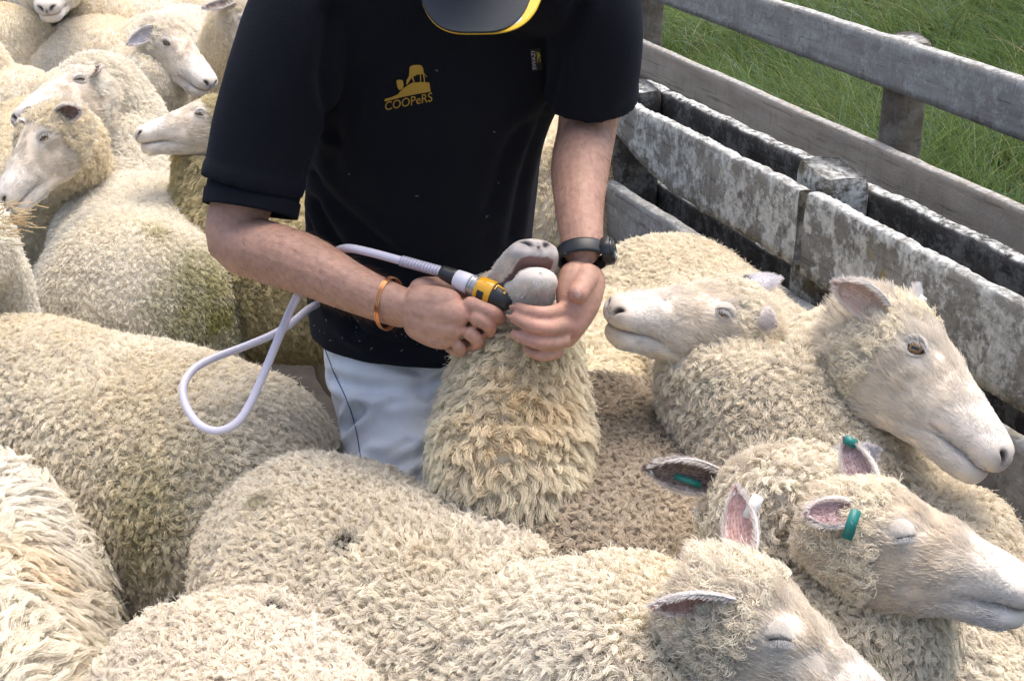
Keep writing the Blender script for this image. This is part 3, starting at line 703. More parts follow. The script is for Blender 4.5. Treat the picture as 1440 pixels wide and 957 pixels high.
# S5 profile ewe looking left
p0 = PZ(1044, 422, 2.07)
sheep('ewe with raised muzzle in profile, torn ear with white tag', [ridge(1480, 735, .74, .20, .23), ridge(1380, 705, .75, .21, .24), ridge(1220, 655, .745, .20, .235), (PZ(1090, 610, 2.06), .15, .16), (PZ(1030, 530, 2.07), .105, .11), (PZ(1035, 465, 2.07), .075, .085)],
      head=dict(poll=p0, nose_at=PZ(856, 440, 1.99), up=SUP * .92 + TOCAM * .38, lid=.55, nose=(.55, .50, .50),
                ears=[dict(wdir=RT * .95 + SUP * .18 - TOCAM * .2, wopen=-TOCAM * .7 - SUP * .4, len=.105, outer=(.70, .68, .70), marks=[(.35, .07, (.10, .10, .11))]),
                      dict(wdir=TOCAM * .75 + RT * .45 - SUP * .35, wopen=TOCAM * .3 + RT * .7 - SUP * .3, len=.060, w=.024, inner=(.12, .08, .07), tags=[dict(mat='white_tag', px=(995, 482), l=.018, wd=.013, ang=1.3)])]),
      style='pebble', sh=2, fleece_L=.95)
# S6 grey-brown back between the held sheep and S5
sheep('greyish brown fleeced sheep pressed against the held sheep', [ridge(860, 505, .73, .17, .22), ridge(865, 545, .75, .20, .24), ridge(862, 640, .745, .21, .24), ridge(880, 745, .73, .19, .22), ridge(905, 800, .62, .12, .15), ridge(915, 840, .50, .08, .09)],
      style='curl', sh=3, tone=GREY, fleece_L=.85, stains=[((830, 545), .13, (.33, .28, .22), .75), ((930, 600), .10, (.42, .36, .28), .5)])
# S9 broad back on the left
sheep('broad tight-curled sheep in front of the green-stained rump', [ridge(445, 606, .70, .18, .21), ridge(370, 573, .735, .21, .24), ridge(210, 512, .75, .225, .25), ridge(20, 462, .745, .20, .24), ridge(-120, 430, .75, .14, .16), (PH(-170, 380, .85), .09, .1)],
      style='pebble', sh=3, tone=(.86, .80, .68), stains=[((210, 690), .09, (.60, .53, .30), .5), ((195, 775), .06, (.40, .35, .16), .6)])
# S10 shaggy sheep in the near corner
sheep('shaggy long-wooled sheep with loose hanging locks', [(np.array((-.98, 1.96, .46)), .20, .23), (np.array((-.90, 1.82, .46)), .22, .245), (np.array((-.80, 1.58, .465)), .225, .245), (np.array((-.72, 1.30, .47)), .20, .24), (np.array((-.66, 1.08, .50)), .13, .15), (np.array((-.61, .96, .54)), .09, .1)],
      style='shaggy', sh=3, tone=PALE, stains=[((15, 800), .06, (.80, .64, .40), .5)])
# S11 rounded rump at the bottom
sheep('pale fine-curled sheep with dark flecks on its rump between two larger sheep', [ridge(265, 800, .69, .185, .21), ridge(285, 812, .71, .20, .23), ridge(345, 930, .72, .205, .235), ridge(450, 1110, .72, .18, .22), ridge(560, 1200, .74, .12, .14), ridge(600, 1260, .78, .09, .1)],
      style='curl', sh=3, tone=(.88, .82, .73), fleece_L=.8, density=1.25, lump=.008,
      creases=[([PH(215, 930, .60), PH(280, 870, .68), PH(350, 848, .71), PH(430, 880, .70)], .016, .014)],
      stains=[((385, 862), .009, DIRT, 1.6), ((235, 847), .009, DIRT, 1.5), ((455, 938), .007, (.2, .19, .17), 1.2)])
# S7 held sheep
p0 = PZ(694, 428, 2.02)
sheep('sheep held by the chin with its muzzle tipped up and mouth ajar', [(np.array((.18, 2.66, .50)), .17, .20), (np.array((.15, 2.50, .50)), .18, .21), (np.array((.06, 2.26, .52)), .16, .20), (PZ(722, 690, 2.02), .115, .135), (PZ(722, 590, 1.98), .098, .12), (PZ(728, 490, 1.97), .072, .085), (PZ(722, 440, 1.97), .055, .06)],
      head=dict(poll=p0, nose_at=PZ(757, 347, 1.845), up=SUP * .80 - TOCAM * .45 - RT * .12, jaw=.07, lid=.6, nose=(.09, .08, .085), muzzle=(.30, .27, .28),
                ears=[dict(wdir=-RT * .5 - TOCAM * .7, len=.09), dict(wdir=RT * .7 - TOCAM * .7, len=.09)]),
      style='neck', sh=2, tone=(.88, .81, .66), stains=[(PZ(745, 560, 1.88), .06, (.74, .55, .28), .55), (PZ(690, 630, 1.88), .05, (.72, .53, .27), .5)])
# S12 sheep seen from behind, head turned
p0 = PH(108, 112, .95)
sheep('sheep seen from behind with a green-stained flank and turned head', [ridge(180, 372, .72, .20, .22), ridge(180, 330, .755, .225, .245), ridge(185, 275, .76, .22, .245), ridge(180, 228, .755, .19, .22), (PH(155, 165, .80), .125, .13), (PH(130, 130, .90), .09, .095)],
      head=dict(poll=p0, nose_at=PZ(30, 168, 3.22), up=SUP * .9 - RT * .3, lid=.4,
                ears=[dict(wdir=-RT * .3 + SUP * .3 - TOCAM * .8), dict(wdir=RT * .25 + TOCAM * .9, wopen=TOCAM * .3 + SUP * .5 - RT * .4, len=.065, inner=(.26, .17, .12))]),
      style='fine', neck_style='pebble', sh=3, far=1.25, tone=PALE, stains=[((300, 450), .11, GREEN, .9), ((285, 385), .07, (.50, .46, .24), .6), ((215, 330), .025, (.55, .50, .30), .6)])
# S14 profile sheep behind the man's elbow
p0 = PH(304, 150, .945)
sheep('olive-stained sheep with head in profile behind the dark sleeve', [ridge(560, 300, .72, .18, .16), ridge(490, 290, .75, .20, .175), ridge(400, 285, .75, .20, .18), ridge(335, 280, .75, .16, .17), (PH(322, 225, .82), .105, .12), (PH(312, 180, .90), .08, .085)],
      head=dict(poll=p0, nose_at=PZ(192, 193, 3.10), up=SUP * .9 + TOCAM * .3 - RT * .3, lid=.75, nose=(.12, .11, .11),
                ears=[dict(wdir=RT * .3 - TOCAM * .8), dict(wdir=RT * .55 + TOCAM * .7 + SUP * .2, wopen=TOCAM * .6 + SUP * .5, len=.06, inner=(.3, .2, .15))]),
      style='neck', sh=3, far=1.3, tone=OLIVE, fleece_L=.8)
# S15 head turned to the camera
p0 = PH(236, 40, .97)
sheep('white-faced sheep looking past the man with an orange tag', [ridge(30, 100, .74, .19, .22), ridge(90, 96, .755, .21, .24), ridge(150, 108, .75, .19, .22), (PH(205, 120, .80), .12, .13), (PH(222, 75, .90), .09, .095)],
      head=dict(poll=p0, nose_at=PZ(296, 122, 3.95), up=SUP * .85 + TOCAM * .35 + RT * .3, lid=.7, nose=(.14, .13, .14),
                ears=[dict(wdir=-RT * .75 - SUP * .55 + TOCAM * .4, wopen=TOCAM * .8 + RT * .4, len=.105, inner=(.52, .48, .50)), dict(wdir=-RT * .9 + SUP * .15 - TOCAM * .4, len=.10, tags=[dict(mat='orange_tag', px=(166, 68), l=.055, wd=.014, ang=.15)])]),
      style='fine', sh=2, far=1.6)
# S16.. the far flock
sheep('sheep with its rump turned, just behind the orange-tagged sheep', [ridge(112, 48, .73, .19, .22), ridge(112, 36, .755, .215, .24), ridge(125, 12, .755, .21, .24), ridge(135, -8, .76, .17, .2), ridge(140, -22, .86, .1, .11)], style='fine', sh=2, far=1.9, tone=(.85, .78, .66))
p0 = PZ(80, -52, 5.25)
sheep('sheep resting its white muzzle over the back of another', [ridge(60, -75, .75, .2, .23), ridge(66, -62, .76, .21, .24), ridge(70, -48, .78, .17, .19), (PZ(80, -40, 5.30), .10, .105)],
      head=dict(poll=p0, nose_at=PZ(66, 16, 5.08), up=TOCAM * .8 + SUP * .5, lid=.7, nose=(.12, .11, .12)), style='fine', sh=2, far=2.0)
sheep('pale sheep in the far row behind the orange-tagged sheep', [ridge(215, 40, .74, .2, .22), ridge(225, 22, .755, .215, .24), ridge(275, 8, .755, .2, .23), ridge(330, 0, .76, .15, .17)], style='fine', sh=2, far=1.9, tone=PALE)
sheep('hindmost cream sheep of the flock with only its back showing', [ridge(140, -10, .75, .2, .23), ridge(200, -14, .76, .21, .24), ridge(290, -18, .76, .2, .23), ridge(350, -22, .8, .14, .15)], style='fine', sh=2, far=2.0, tone=CREAM)
p0 = PH(352, 2, .99)
sheep('sheep with dark folded ear half hidden by the man', [ridge(235, 60, .73, .18, .21), ridge(275, 62, .75, .2, .23), ridge(320, 66, .75, .18, .2), (PH(338, 50, .86), .11, .12), (PH(346, 22, .94), .09, .095)],
      head=dict(poll=p0, fwd=RT * .55 - SUP * .70 + TOCAM * .35, up=SUP * .5 + RT * .45 + TOCAM * .55, lid=.6, s=1.1,
                ears=[dict(wdir=-RT * .8 - SUP * .15 + TOCAM * .35, wopen=TOCAM * .5 + SUP * .5, len=.09, inner=(.18, .13, .11)), dict(wdir=SUP * .7 - TOCAM * .5)]), style='fine', sh=2, far=1.6, tone=YEL)
sheep('sheep close behind the dark sleeve with only its back showing', [ridge(300, 122, .73, .17, .2), ridge(340, 118, .75, .2, .23), ridge(420, 118, .75, .2, .23), ridge(500, 116, .75, .16, .18)], style='fine', sh=2, far=1.7, tone=CREAM)
sheep('yellowish sheep seen through the gap between shirt and bare watch arm', [ridge(775, 225, .72, .18, .2), ridge(780, 190, .755, .215, .24), ridge(790, 130, .755, .2, .23), ridge(795, 100, .76, .15, .17)], style='pebble', sh=2, far=1.5, tone=YEL)
# left edge
p0 = PH(66, 165, .97)
sheep('sheep facing out of the flock, curled ear above a pale cheek', [ridge(40, 130, .74, .17, .21), ridge(50, 155, .75, .19, .22), ridge(70, 205, .74, .16, .18), (PH(90, 225, .80), .095, .105), (PH(80, 188, .90), .080, .088)],
      head=dict(poll=p0, nose_at=PZ(4, 288, 2.90), up=-RT * .55 + SUP * .45 + TOCAM * .5, lid=.9,
                ears=[dict(wdir=-RT * .6 - TOCAM * .6), dict(wdir=RT * .75 + SUP * .05 + TOCAM * .45, wopen=TOCAM * .6 - SUP * .3 - RT * .2, len=.07, inner=(.25, .16, .13))]),
      style='pebble', sh=2, far=1.3, tone=(.84, .76, .60))
sheep('sheep beside the straw tuft with only its woolly shoulder showing', [ridge(-210, 430, .72, .18, .21), ridge(-150, 405, .745, .2, .23), ridge(-90, 385, .74, .16, .18), (PH(-55, 380, .78), .10, .11), (PH(-60, 335, .90), .08, .085)], style='fine', sh=2, far=1.2, tone=PALE)
sheep('cream sheep behind the one with the curled ear', [ridge(40, 118, .72, .18, .2), ridge(15, 98, .75, .2, .23), ridge(-40, 80, .75, .2, .23), (PH(-70, 60, .84), .12, .13)], style='fine', sh=2, far=1.6, tone=CREAM)
sheep('tawny sheep back below the dark-nosed resting head', [ridge(40, 45, .72, .18, .2), ridge(20, 25, .755, .21, .24), ridge(-15, 5, .755, .2, .23), ridge(-40, -10, .78, .14, .15)], style='fine', sh=2, far=1.9, tone=YEL)
# ------------------------------------------------------------------ the man
from mathutils.bvhtree import BVHTree
def remesh(V, Fc, voxel, smooth=6, fac=.5):
    me = bpy.data.meshes.new('tmp'); me.from_pydata(np.asarray(V).tolist(), [], [tuple(int(a) for a in f) for f in Fc]); me.update()
    o = bpy.data.objects.new('tmp', me); C.objects.link(o)
    r = o.modifiers.new('r', 'REMESH'); r.mode = 'VOXEL'; r.voxel_size = voxel
    if smooth:
        sm = o.modifiers.new('s', 'SMOOTH'); sm.iterations = smooth; sm.factor = fac
    dg = bpy.context.evaluated_depsgraph_get(); dg.update(); e = o.evaluated_get(dg); m2 = e.to_mesh()
    V2 = np.zeros(len(m2.vertices) * 3); m2.vertices.foreach_get('co', V2); V2 = V2.reshape(-1, 3)
    N2 = np.zeros(len(m2.vertices) * 3); m2.vertices.foreach_get('normal', N2); N2 = N2.reshape(-1, 3)
    F2 = [tuple(p.vertices) for p in m2.polygons]
    e.to_mesh_clear(); bpy.data.objects.remove(o); bpy.data.meshes.remove(me)
    return V2, F2, N2
def T(*pts, n=40, m=16, up0=(.13, .2, 1), a0=1, a1=1):
    """round-ended tube through (px, py, Z, r[, r2]) points"""
    return round_tube([np.r_[PZ(p[0], p[1], p[2]), p[3:]] for p in pts], n, m, up0, a0, a1)
def line_dist(P, pts):
    q = np.full(len(P), 9.0)
    for a_, b_ in zip(pts[:-1], pts[1:]):
        ab = b_ - a_; tt = np.clip(((P - a_) @ ab) / (ab @ ab), 0, 1); q = np.minimum(q, np.linalg.norm(P - (a_ + tt[:, None] * ab), axis=1))
    return q
man_base = np.array((-.10, 2.18, 0))
man = tag(empty('person', man_base), 'person in black short-sleeved fleece and pale jeans holding a sheep by its chin', 'person')
# skin: arms and hands at fine resolution, the covered rest coarser
RA = [T((430, 30, 1.99, .058), (385, 150, 2.02, .054), (345, 270, 2.035, .046), (330, 335, 2.035, .043), (372, 352, 2.01, .047, .045), (430, 372, 1.98, .044), (500, 406, 1.945, .037, .034), (560, 430, 1.915, .033, .028), (590, 436, 1.905, .032, .026), n=60, m=20),
      T((312, 328, 2.05, .032), (335, 345, 2.03, .036), n=14),
      T((570, 425, 1.905, .026), (615, 428, 1.885, .026), (650, 424, 1.872, .0165), n=24),
      T((570, 432, 1.905, .026), (620, 440, 1.880, .025), (661, 442, 1.862, .0160), n=24),
      T((570, 440, 1.905, .025), (618, 456, 1.882, .023), (654, 462, 1.868, .0150), n=24),
      T((572, 446, 1.908, .022), (610, 468, 1.890, .020), (638, 479, 1.878, .0140), n=24),
      T((652, 424, 1.870, 0.0123), (680, 434, 1.858, 0.0104), (697, 441, 1.862, 0.0099), (702, 449, 1.885, 0.0086), (684, 452, 1.905, 0.0075), n=36, m=14),
      T((661, 442, 1.860, 0.0123), (680, 452, 1.858, 0.0101), (689, 460, 1.868, 0.0095), (683, 469, 1.893, 0.0084), (662, 466, 1.908, 0.0072), n=36, m=14),
      T((654, 462, 1.866, 0.0114), (667, 473, 1.866, 0.0097), (672, 480, 1.876, 0.0090), (664, 486, 1.898, 0.0079), (646, 480, 1.912, 0.0070), n=36, m=14),
      T((638, 479, 1.876, 0.0106), (647, 488, 1.880, 0.0086), (648, 492, 1.890, 0.0079), (640, 493, 1.906, 0.0072), (626, 486, 1.915, 0.0063), n=36, m=14),
      T((600, 440, 1.905, .028), (640, 448, 1.896, .026), (662, 452, 1.892, .018), n=24),
      T((575, 415, 1.92, .021), (600, 408, 1.925, .020), (630, 404, 1.928, .0145), (660, 408, 1.925, .0120), (684, 416, 1.922, .0100), n=36)]
LA = [T((826, -20, 1.975, .050), (834, 60, 2.00, .050), (832, 130, 2.045, .047), (824, 190, 2.05, .044), (816, 235, 2.00, .043, .043), (815, 290, 1.945, .037, .034), (819, 345, 1.905, .032, .027), (822, 372, 1.89, .031, .025), n=60, m=20),
      T((818, 370, 1.895, .028), (806, 405, 1.876, .024), (796, 438, 1.862, .0150), n=24),
      T((824, 372, 1.893, .027), (815, 415, 1.872, .025), (801, 456, 1.855, .0148), n=24),
      T((830, 372, 1.893, .025), (821, 425, 1.874, .023), (799, 473, 1.858, .0142), n=24),
      T((832, 376, 1.896, .022), (820, 435, 1.882, .019), (789, 486, 1.866, .0130), n=24),
      T((797, 434, 1.860, 0.0121), (776, 439, 1.838, 0.0102), (757, 440, 1.828, 0.0100), (738, 436, 1.838, 0.0090), (724, 429, 1.852, 0.0076), n=36, m=14),
      T((802, 455, 1.853, 0.0121), (778, 460, 1.832, 0.0104), (757, 460, 1.822, 0.0102), (736, 452, 1.832, 0.0092), (719, 444, 1.848, 0.0076), n=36, m=14),
      T((800, 476, 1.856, 0.0114), (777, 481, 1.838, 0.0097), (757, 481, 1.828, 0.0095), (736, 474, 1.838, 0.0086), (719, 467, 1.852, 0.0074), n=36, m=14),
      T((790, 491, 1.864, 0.0104), (775, 497, 1.850, 0.0086), (762, 499, 1.842, 0.0084), (750, 495, 1.848, 0.0077), (738, 489, 1.858, 0.0067), n=36, m=14),
      T((826, 375, 1.885, .020), (824, 392, 1.868, .0180), (818, 404, 1.852, .0142), (811, 414, 1.838, .0138), (806, 420, 1.832, .0115), n=36)]
sv, sf = [], []
armsV, armsF, armsN = [], [], []
for A in (RA, LA):
    v, f = merge(A); v2, f2, n2 = remesh(v, f, .0024, 3, .5)
    armsV.append((v2, f2)); armsN.append(n2)
CH = lambda px, py, Z, dy: PZ(px, py, Z) + np.array((0, dy, 0))
rest = [round_tube([np.r_[-.150, 2.25, .62, .11, .08], np.r_[-.155, 2.245, .85, .14, .085], np.r_[-.15, 2.20, 1.05, .145, .09], np.r_[-.12, 2.12, 1.25, .155, .085], np.r_[-.09, 2.03, 1.38, .13, .08]], 30, 24, (0, 1, 0)),
        round_tube([np.r_[-.08, 2.02, 1.36, .06], np.r_[-.068, 1.93, 1.45, .056], np.r_[-.062, 1.87, 1.50, .055]], 14, 18, (0, 1, 0))]
# head: bowed forward
hc = np.array((-.058, 1.80, 1.535)); hf = nrm((.0, -.80, -.60)); hu = nrm(np.array((0, -.60, .80))); hl = np.cross(hu, hf)
th_ = np.linspace(0, np.pi, 34); ph_ = np.linspace(0, 2 * np.pi, 44, endpoint=False)
sph = np.stack([np.sin(th_)[:, None] * np.cos(ph_), np.sin(th_)[:, None] * np.sin(ph_), np.cos(th_)[:, None] * np.ones(44)], -1).reshape(-1, 3)
hv_ = sph * (.098, .076, .120)
fx = hv_[:, 0]; hz = hv_[:, 2]; hy = hv_[:, 1]
hv_[:, 1] *= np.where(hz < 0, 1 - .28 * np.clip(-hz / .12, 0, 1) ** 1.5, 1)
front = np.clip(fx / .098, 0, 1)
hv_[:, 0] += .022 * np.exp(-(hy / .012) ** 2 - ((hz + .025) / .022) ** 2) * (front > .5) + .010 * np.exp(-(hy / .022) ** 2 - ((hz + .095) / .018) ** 2) * (front > .2)
for s_ in (-1, 1): hv_[:, 0] -= .010 * np.exp(-((hy - .032 * s_) / .014) ** 2 - ((hz - .002) / .012) ** 2) * (front > .3)
hv_[:, 0] -= .004 * np.exp(-(hy / .024) ** 2 - ((hz + .066) / .004) ** 2) * (front > .4)
Mh_ = np.stack([hf, hl, hu], 1)
rest.append((hc + hv_ @ Mh_.T, [tuple(x) for x in grid_faces(34, 44)]))
for s_ in (-1, 1):
    rest.append(round_tube([np.r_[hc + Mh_ @ np.array((-.005, .074 * s_, .018)), .016, .010], np.r_[hc + Mh_ @ np.array((-.008, .082 * s_, -.005)), .018, .009], np.r_[hc + Mh_ @ np.array((0, .076 * s_, -.035)), .010, .008]], 14, 12))
rest += [round_tube([np.r_[-.21, 2.22, .72, .09], np.r_[-.19, 2.17, .45, .06], np.r_[-.18, 2.20, .22, .05], np.r_[-.18, 2.22, .09, .04]], 24, 14, (0, 1, 0)),
         round_tube([np.r_[-.07, 2.28, .72, .09], np.r_[-.04, 2.30, .45, .06], np.r_[-.03, 2.34, .22, .05], np.r_[-.03, 2.36, .09, .04]], 24, 14, (0, 1, 0))]
rv, rf, rn = remesh(*merge(rest), .010, 3)
V, Fm = merge(armsV + [(rv, rf)])
na = len(armsV[0][0]) + len(armsV[1][0])
g = np.random.default_rng(3)
sk = np.array((.43, .245, .175)); w = vnoise(V, 45, 4)[:, None]; w2 = vnoise(V, 180, 5)[:, None]
ck = sk * (1 + .10 * w + .14 * w2)
for px, py, Z in ((697, 441, 1.862), (689, 460, 1.868), (652, 424, 1.87), (661, 442, 1.862), (672, 480, 1.876), (757, 444, 1.828), (757, 461, 1.822), (757, 478, 1.828), (797, 438, 1.86), (802, 456, 1.855), (811, 414, 1.84), (305, 335, 2.04), (724, 433, 1.852), (719, 445, 1.848), (719, 464, 1.85)):
    kk = np.exp(-(np.linalg.norm(V - PZ(px, py, Z), axis=1) / .018) ** 2)[:, None] * .45; ck = ck * (1 - kk) + np.array((.50, .23, .18)) * kk
M_MAN = vcol_mat('skin', .58, sss=.08, bump=.7, bscale=260)
body_m = mesh_obj('body', V, Fm, M_MAN, man, man_base, col=np.clip(ck, 0, 1))
# fine hair on the forearms
Va = np.vstack([a[0] for a in armsV]); Na = np.vstack(armsN)
px_, py_, _z = project(Va); vis = (((px_ > 330) & (px_ < 560) & (py_ > 320)) | ((px_ > 760) & (px_ < 860) & (py_ > 170) & (py_ < 345))) & ((Na * nrm(CAM - Va)).sum(1) > -.2)
ii = g.choice(np.where(vis)[0], 1500); tt = np.linspace(0, 1, 5)[None, :, None]
dirn = np.where((px_[ii] < 600)[:, None], np.array(RT) * .8 - SUP * .5, -SUP * .9 + RT * .1)
hp = Va[ii][:, None] + (.006 + .010 * g.random((len(ii), 1, 1))) * (Na[ii][:, None] * (.35 * tt) + nrm(dirn + .8 * (g.random((len(ii), 3)) - .5))[:, None] * (.4 * tt + .6 * tt ** 2))
hair_obj('arm_hair', hp, np.full(hp.shape[:2], .00008), np.tile(np.array((.17, .10, .06)), (len(ii), 1)), M_FUR, man, man_base)
M_NAIL = plain('nail', (.50, .30, .235), .35)
bv_arm = BVHTree.FromPolygons([Vector(v) for v in V], Fm)
def hit(bvh, px, py):
    d = Vector(nrm(PZ(px, py, 1.0) - CAM)); loc, nor, idx, dist = bvh.ray_cast(Vector(CAM), d)
    return (np.array(loc), np.array(nor)) if loc is not None else (None, None)
for px, py, ang in ((722, 432, .35), (717, 445, .45), (717, 463, .3), (812, 413, 1.2)):
    p_, n_ = hit(bv_arm, px, py)
    if p_ is None: continue
    nv = sph * (.0062, .0046, .0016); al = nrm(-RT * math.cos(ang) + SUP * math.sin(ang)); mesh_obj('fingernail', p_ + nv @ frame_from(al, n_).T, grid_faces(34, 44), M_NAIL, man, man_base)

# shirt -------------------------------------------------------------
def sleeve(ctrl, n=34, m=36, wall=.009, up0=(0, 1, .1)):
    q, L = catmull([np.r_[PZ(*c[:3]), c[3:]] for c in ctrl], n)
    rad = q[:, 3:]; s = np.linspace(0, L, n)
    rad = rad + .0028 * ((L - s) < .024)[:, None]          # turned hem
    path = np.vstack([q[:, :3], q[::-1, :3][:16]]); r2 = np.vstack([rad, rad[::-1][:16] - wall])
    t, sd_, u_ = transport(q[:, :3], up0); sd_ = np.vstack([sd_, sd_[::-1][:16]]); u_ = np.vstack([u_, u_[::-1][:16]])
    th = np.linspace(0, 2 * np.pi, m, endpoint=False)
    V = path[:, None] + (r2[:, :1] * np.cos(th))[..., None] * sd_[:, None] + (r2[:, -1:] * np.sin(th))[..., None] * u_[:, None]
    k = len(path); return V.reshape(-1, 3), [tuple(x) for x in grid_faces(k, m)] + [tuple(range(m))[::-1], tuple(range((k - 1) * m, k * m))]
torso = round_tube([np.r_[-.162, 2.262, .742, .194, .140], np.r_[-.162, 2.25, .85, .194, .138], np.r_[-.150, 2.205, 1.00, .188, .132], np.r_[-.138, 2.150, 1.15, .194, .130], np.r_[-.118, 2.085, 1.28, .205, .120], np.r_[-.095, 2.025, 1.385, .185, .095], np.r_[-.085, 1.985, 1.44, .085, .07]], 60, 56, (0, 1, 0), a0=.06, a1=.5)
yoke = round_tube([np.r_[PZ(425, -8, 1.98), .082], np.r_[-.20, 2.04, 1.395, .085], np.r_[-.085, 2.02, 1.42, .085], np.r_[.03, 1.99, 1.395, .082], np.r_[PZ(838, -12, 1.93), .070]], 40, 30, (0, 1, 0))
parts = [torso, yoke,
         sleeve([(450, -20, 1.99, .080, .085), (412, 70, 2.00, .082, .085), (375, 170, 2.02, .078, .082), (354, 262, 2.035, .0735, .078)]),
         sleeve([(820, -30, 1.95, .075, .075), (834, 30, 1.97, .070, .070), (836, 90, 2.00, .066, .066), (833, 141, 2.035, .0635, .0635)])]
shV, shF, shN = remesh(*merge(parts), .0048, 4)
d = np.zeros(len(shV))
def crease(P, pix, depth, width, bvh=None, ridge_=.6):
    pts = [hit(bvh, *p_)[0] for p_ in pix]; pts = np.array([p_ for p_ in pts if p_ is not None])
    if len(pts) < 2: return 0
    q = line_dist(P, catmull(pts, 24)[0] if len(pts) > 2 else pts)
    return -depth * np.exp(-(q / width) ** 2) + depth * ridge_ * np.exp(-((q - 2.0 * width) / (1.2 * width)) ** 2)
FR = lambda px, py: (px, py)
bv0 = BVHTree.FromPolygons([Vector(v) for v in shV], shF)
for pix, dp, wd in (([FR(448, 285), FR(480, 350), FR(560, 430)], .009, .014), ([FR(445, 250), FR(520, 330), FR(600, 400)], .006, .013), ([FR(440, 310), FR(470, 400), FR(500, 460)], .007, .012),
                    ([FR(762, 170), FR(735, 250), FR(720, 330)], .007, .013), ([FR(768, 150), FR(720, 200), FR(690, 290)], .005, .014), ([FR(470, 190), FR(455, 120), FR(465, 20)], .007, .012),
                    ([FR(775, 140), FR(790, 80), FR(815, 10)], .006, .010), ([FR(520, 90), FR(500, 160), FR(470, 230)], .004, .015), ([FR(470, 440), FR(540, 480), FR(620, 490)], .005, .012)):
    d += crease(shV, pix, dp, wd, bv0)
d += .0035 * vnoise(shV, 9, 2) + .0022 * vnoise(shV * (1, 1, .45), 24, 3)
shV = shV + shN * d[:, None]
M_SHIRT, nt, b = new_mat('black_fleece'); b.inputs['Base Color'].default_value = (.0075, .0085, .0125, 1); b.inputs['Roughness'].default_value = .95; b.inputs['Specular IOR Level'].default_value = .15
b.inputs['Sheen Weight'].default_value = .04; b.inputs['Sheen Roughness'].default_value = .5; b.inputs['Sheen Tint'].default_value = (.5, .6, .9, 1)
tc = nt.nodes.new('ShaderNodeTexCoord'); no = nt.nodes.new('ShaderNodeTexNoise'); no.inputs['Scale'].default_value = 420; no.inputs['Detail'].default_value = 6; no.inputs['Roughness'].default_value = .7
bp = nt.nodes.new('ShaderNodeBump'); bp.inputs['Strength'].default_value = .8; bp.inputs['Distance'].default_value = .002
nt.links.new(tc.outputs['Object'], no.inputs['Vector']); nt.links.new(no.outputs['Fac'], bp.inputs['Height']); nt.links.new(bp.outputs[0], b.inputs['Normal'])
shirt = mesh_obj('shirt', shV, shF, M_SHIRT, man, man_base)
us = sleeve([(372, 200, 2.03, .070, .074), (358, 262, 2.035, .0690, .0730), (352, 296, 2.035, .0680, .072)], wall=.006)
mesh_obj('undershirt_sleeve', *us, M_SHIRT, man, man_base)
bv_sh = BVHTree.FromPolygons([Vector(v) for v in shV], shF)
# lint and straw flecks on the shirt
lp = []
for _ in range(46):
    x, y = (g.uniform(440, 640), g.uniform(430, 505)) if g.random() < .6 else (g.uniform(430, 750), g.uniform(60, 480))
    p_, n_ = hit(bv_sh, x, y)
    if p_ is None: continue
    a_ = nrm(g.normal(size=3)); a_ = nrm(a_ - n_ * (a_ @ n_)); l_ = g.uniform(.0006, .0030); tt1 = np.linspace(-1, 1, 4)[:, None]
    lp.append(p_ + n_ * .0012 + a_ * l_ * tt1 + np.cross(n_, a_) * l_ * .5 * tt1 ** 2)
lint = hair_obj('lint', np.array(lp), np.full((len(lp), 4), .00022), np.tile((.55, .5, .42), (len(lp), 1)), M_FUR, shirt, man_base)
# printed emblem and lettering, laid on the cloth
def decal(name, polys2d, mat, bvh, lift=.0012, parent=None, sub=1):
    bm = bmesh.new()
    for poly in polys2d:
        vs_ = [bm.verts.new((x, y, 0)) for x, y in poly]
        try: bm.faces.new(vs_)
        except ValueError: pass
    bmesh.ops.triangulate(bm, faces=bm.faces[:])
    if sub: bmesh.ops.subdivide_edges(bm, edges=bm.edges[:], cuts=sub, use_grid_fill=True)
    Vp = []
    for v in bm.verts:
        p_, n_ = hit(bvh, v.co.x, v.co.y)
        Vp.append(p_ + TOCAM * lift + n_ * lift * .5 if p_ is not None else PZ(v.co.x, v.co.y, 2.0))
    for v_, p_ in zip(bm.verts, range(len(Vp))): v_.index = p_
    Ff = [tuple(v.index for v in f.verts) for f in bm.faces]; bm.free()
    return mesh_obj(name, np.array(Vp), Ff, mat, parent, man_base, smooth=False)
def text_polys(txt, to_px):
    cu = bpy.data.curves.new('t', 'FONT'); cu.body = txt; cu.size = 1.0; cu.resolution_u = 4
    o = bpy.data.objects.new('t', cu); C.objects.link(o); dg = bpy.context.evaluated_depsgraph_get(); dg.update()
    me = o.evaluated_get(dg).to_mesh(); co = np.array([v.co[:2] for v in me.vertices]); fs = [tuple(p.vertices) for p in me.polygons]
    o.evaluated_get(dg).to_mesh_clear(); bpy.data.objects.remove(o); bpy.data.curves.remove(cu)
    w_, h_ = co[:, 0].max(), co[:, 1].max(); u = co / (w_, h_)
    pxy = np.array([to_px(a, b_) for a, b_ in u]); return [[tuple(pxy[i]) for i in f] for f in fs]
S_ = 90 / 1013; ex = lambda pts: [(530 + x * S_, 80 + y * S_) for x, y in pts]
M_GOLD = plain('gold_thread', (.42, .26, .03), .6, bump=.5, scale=900, var=.25)
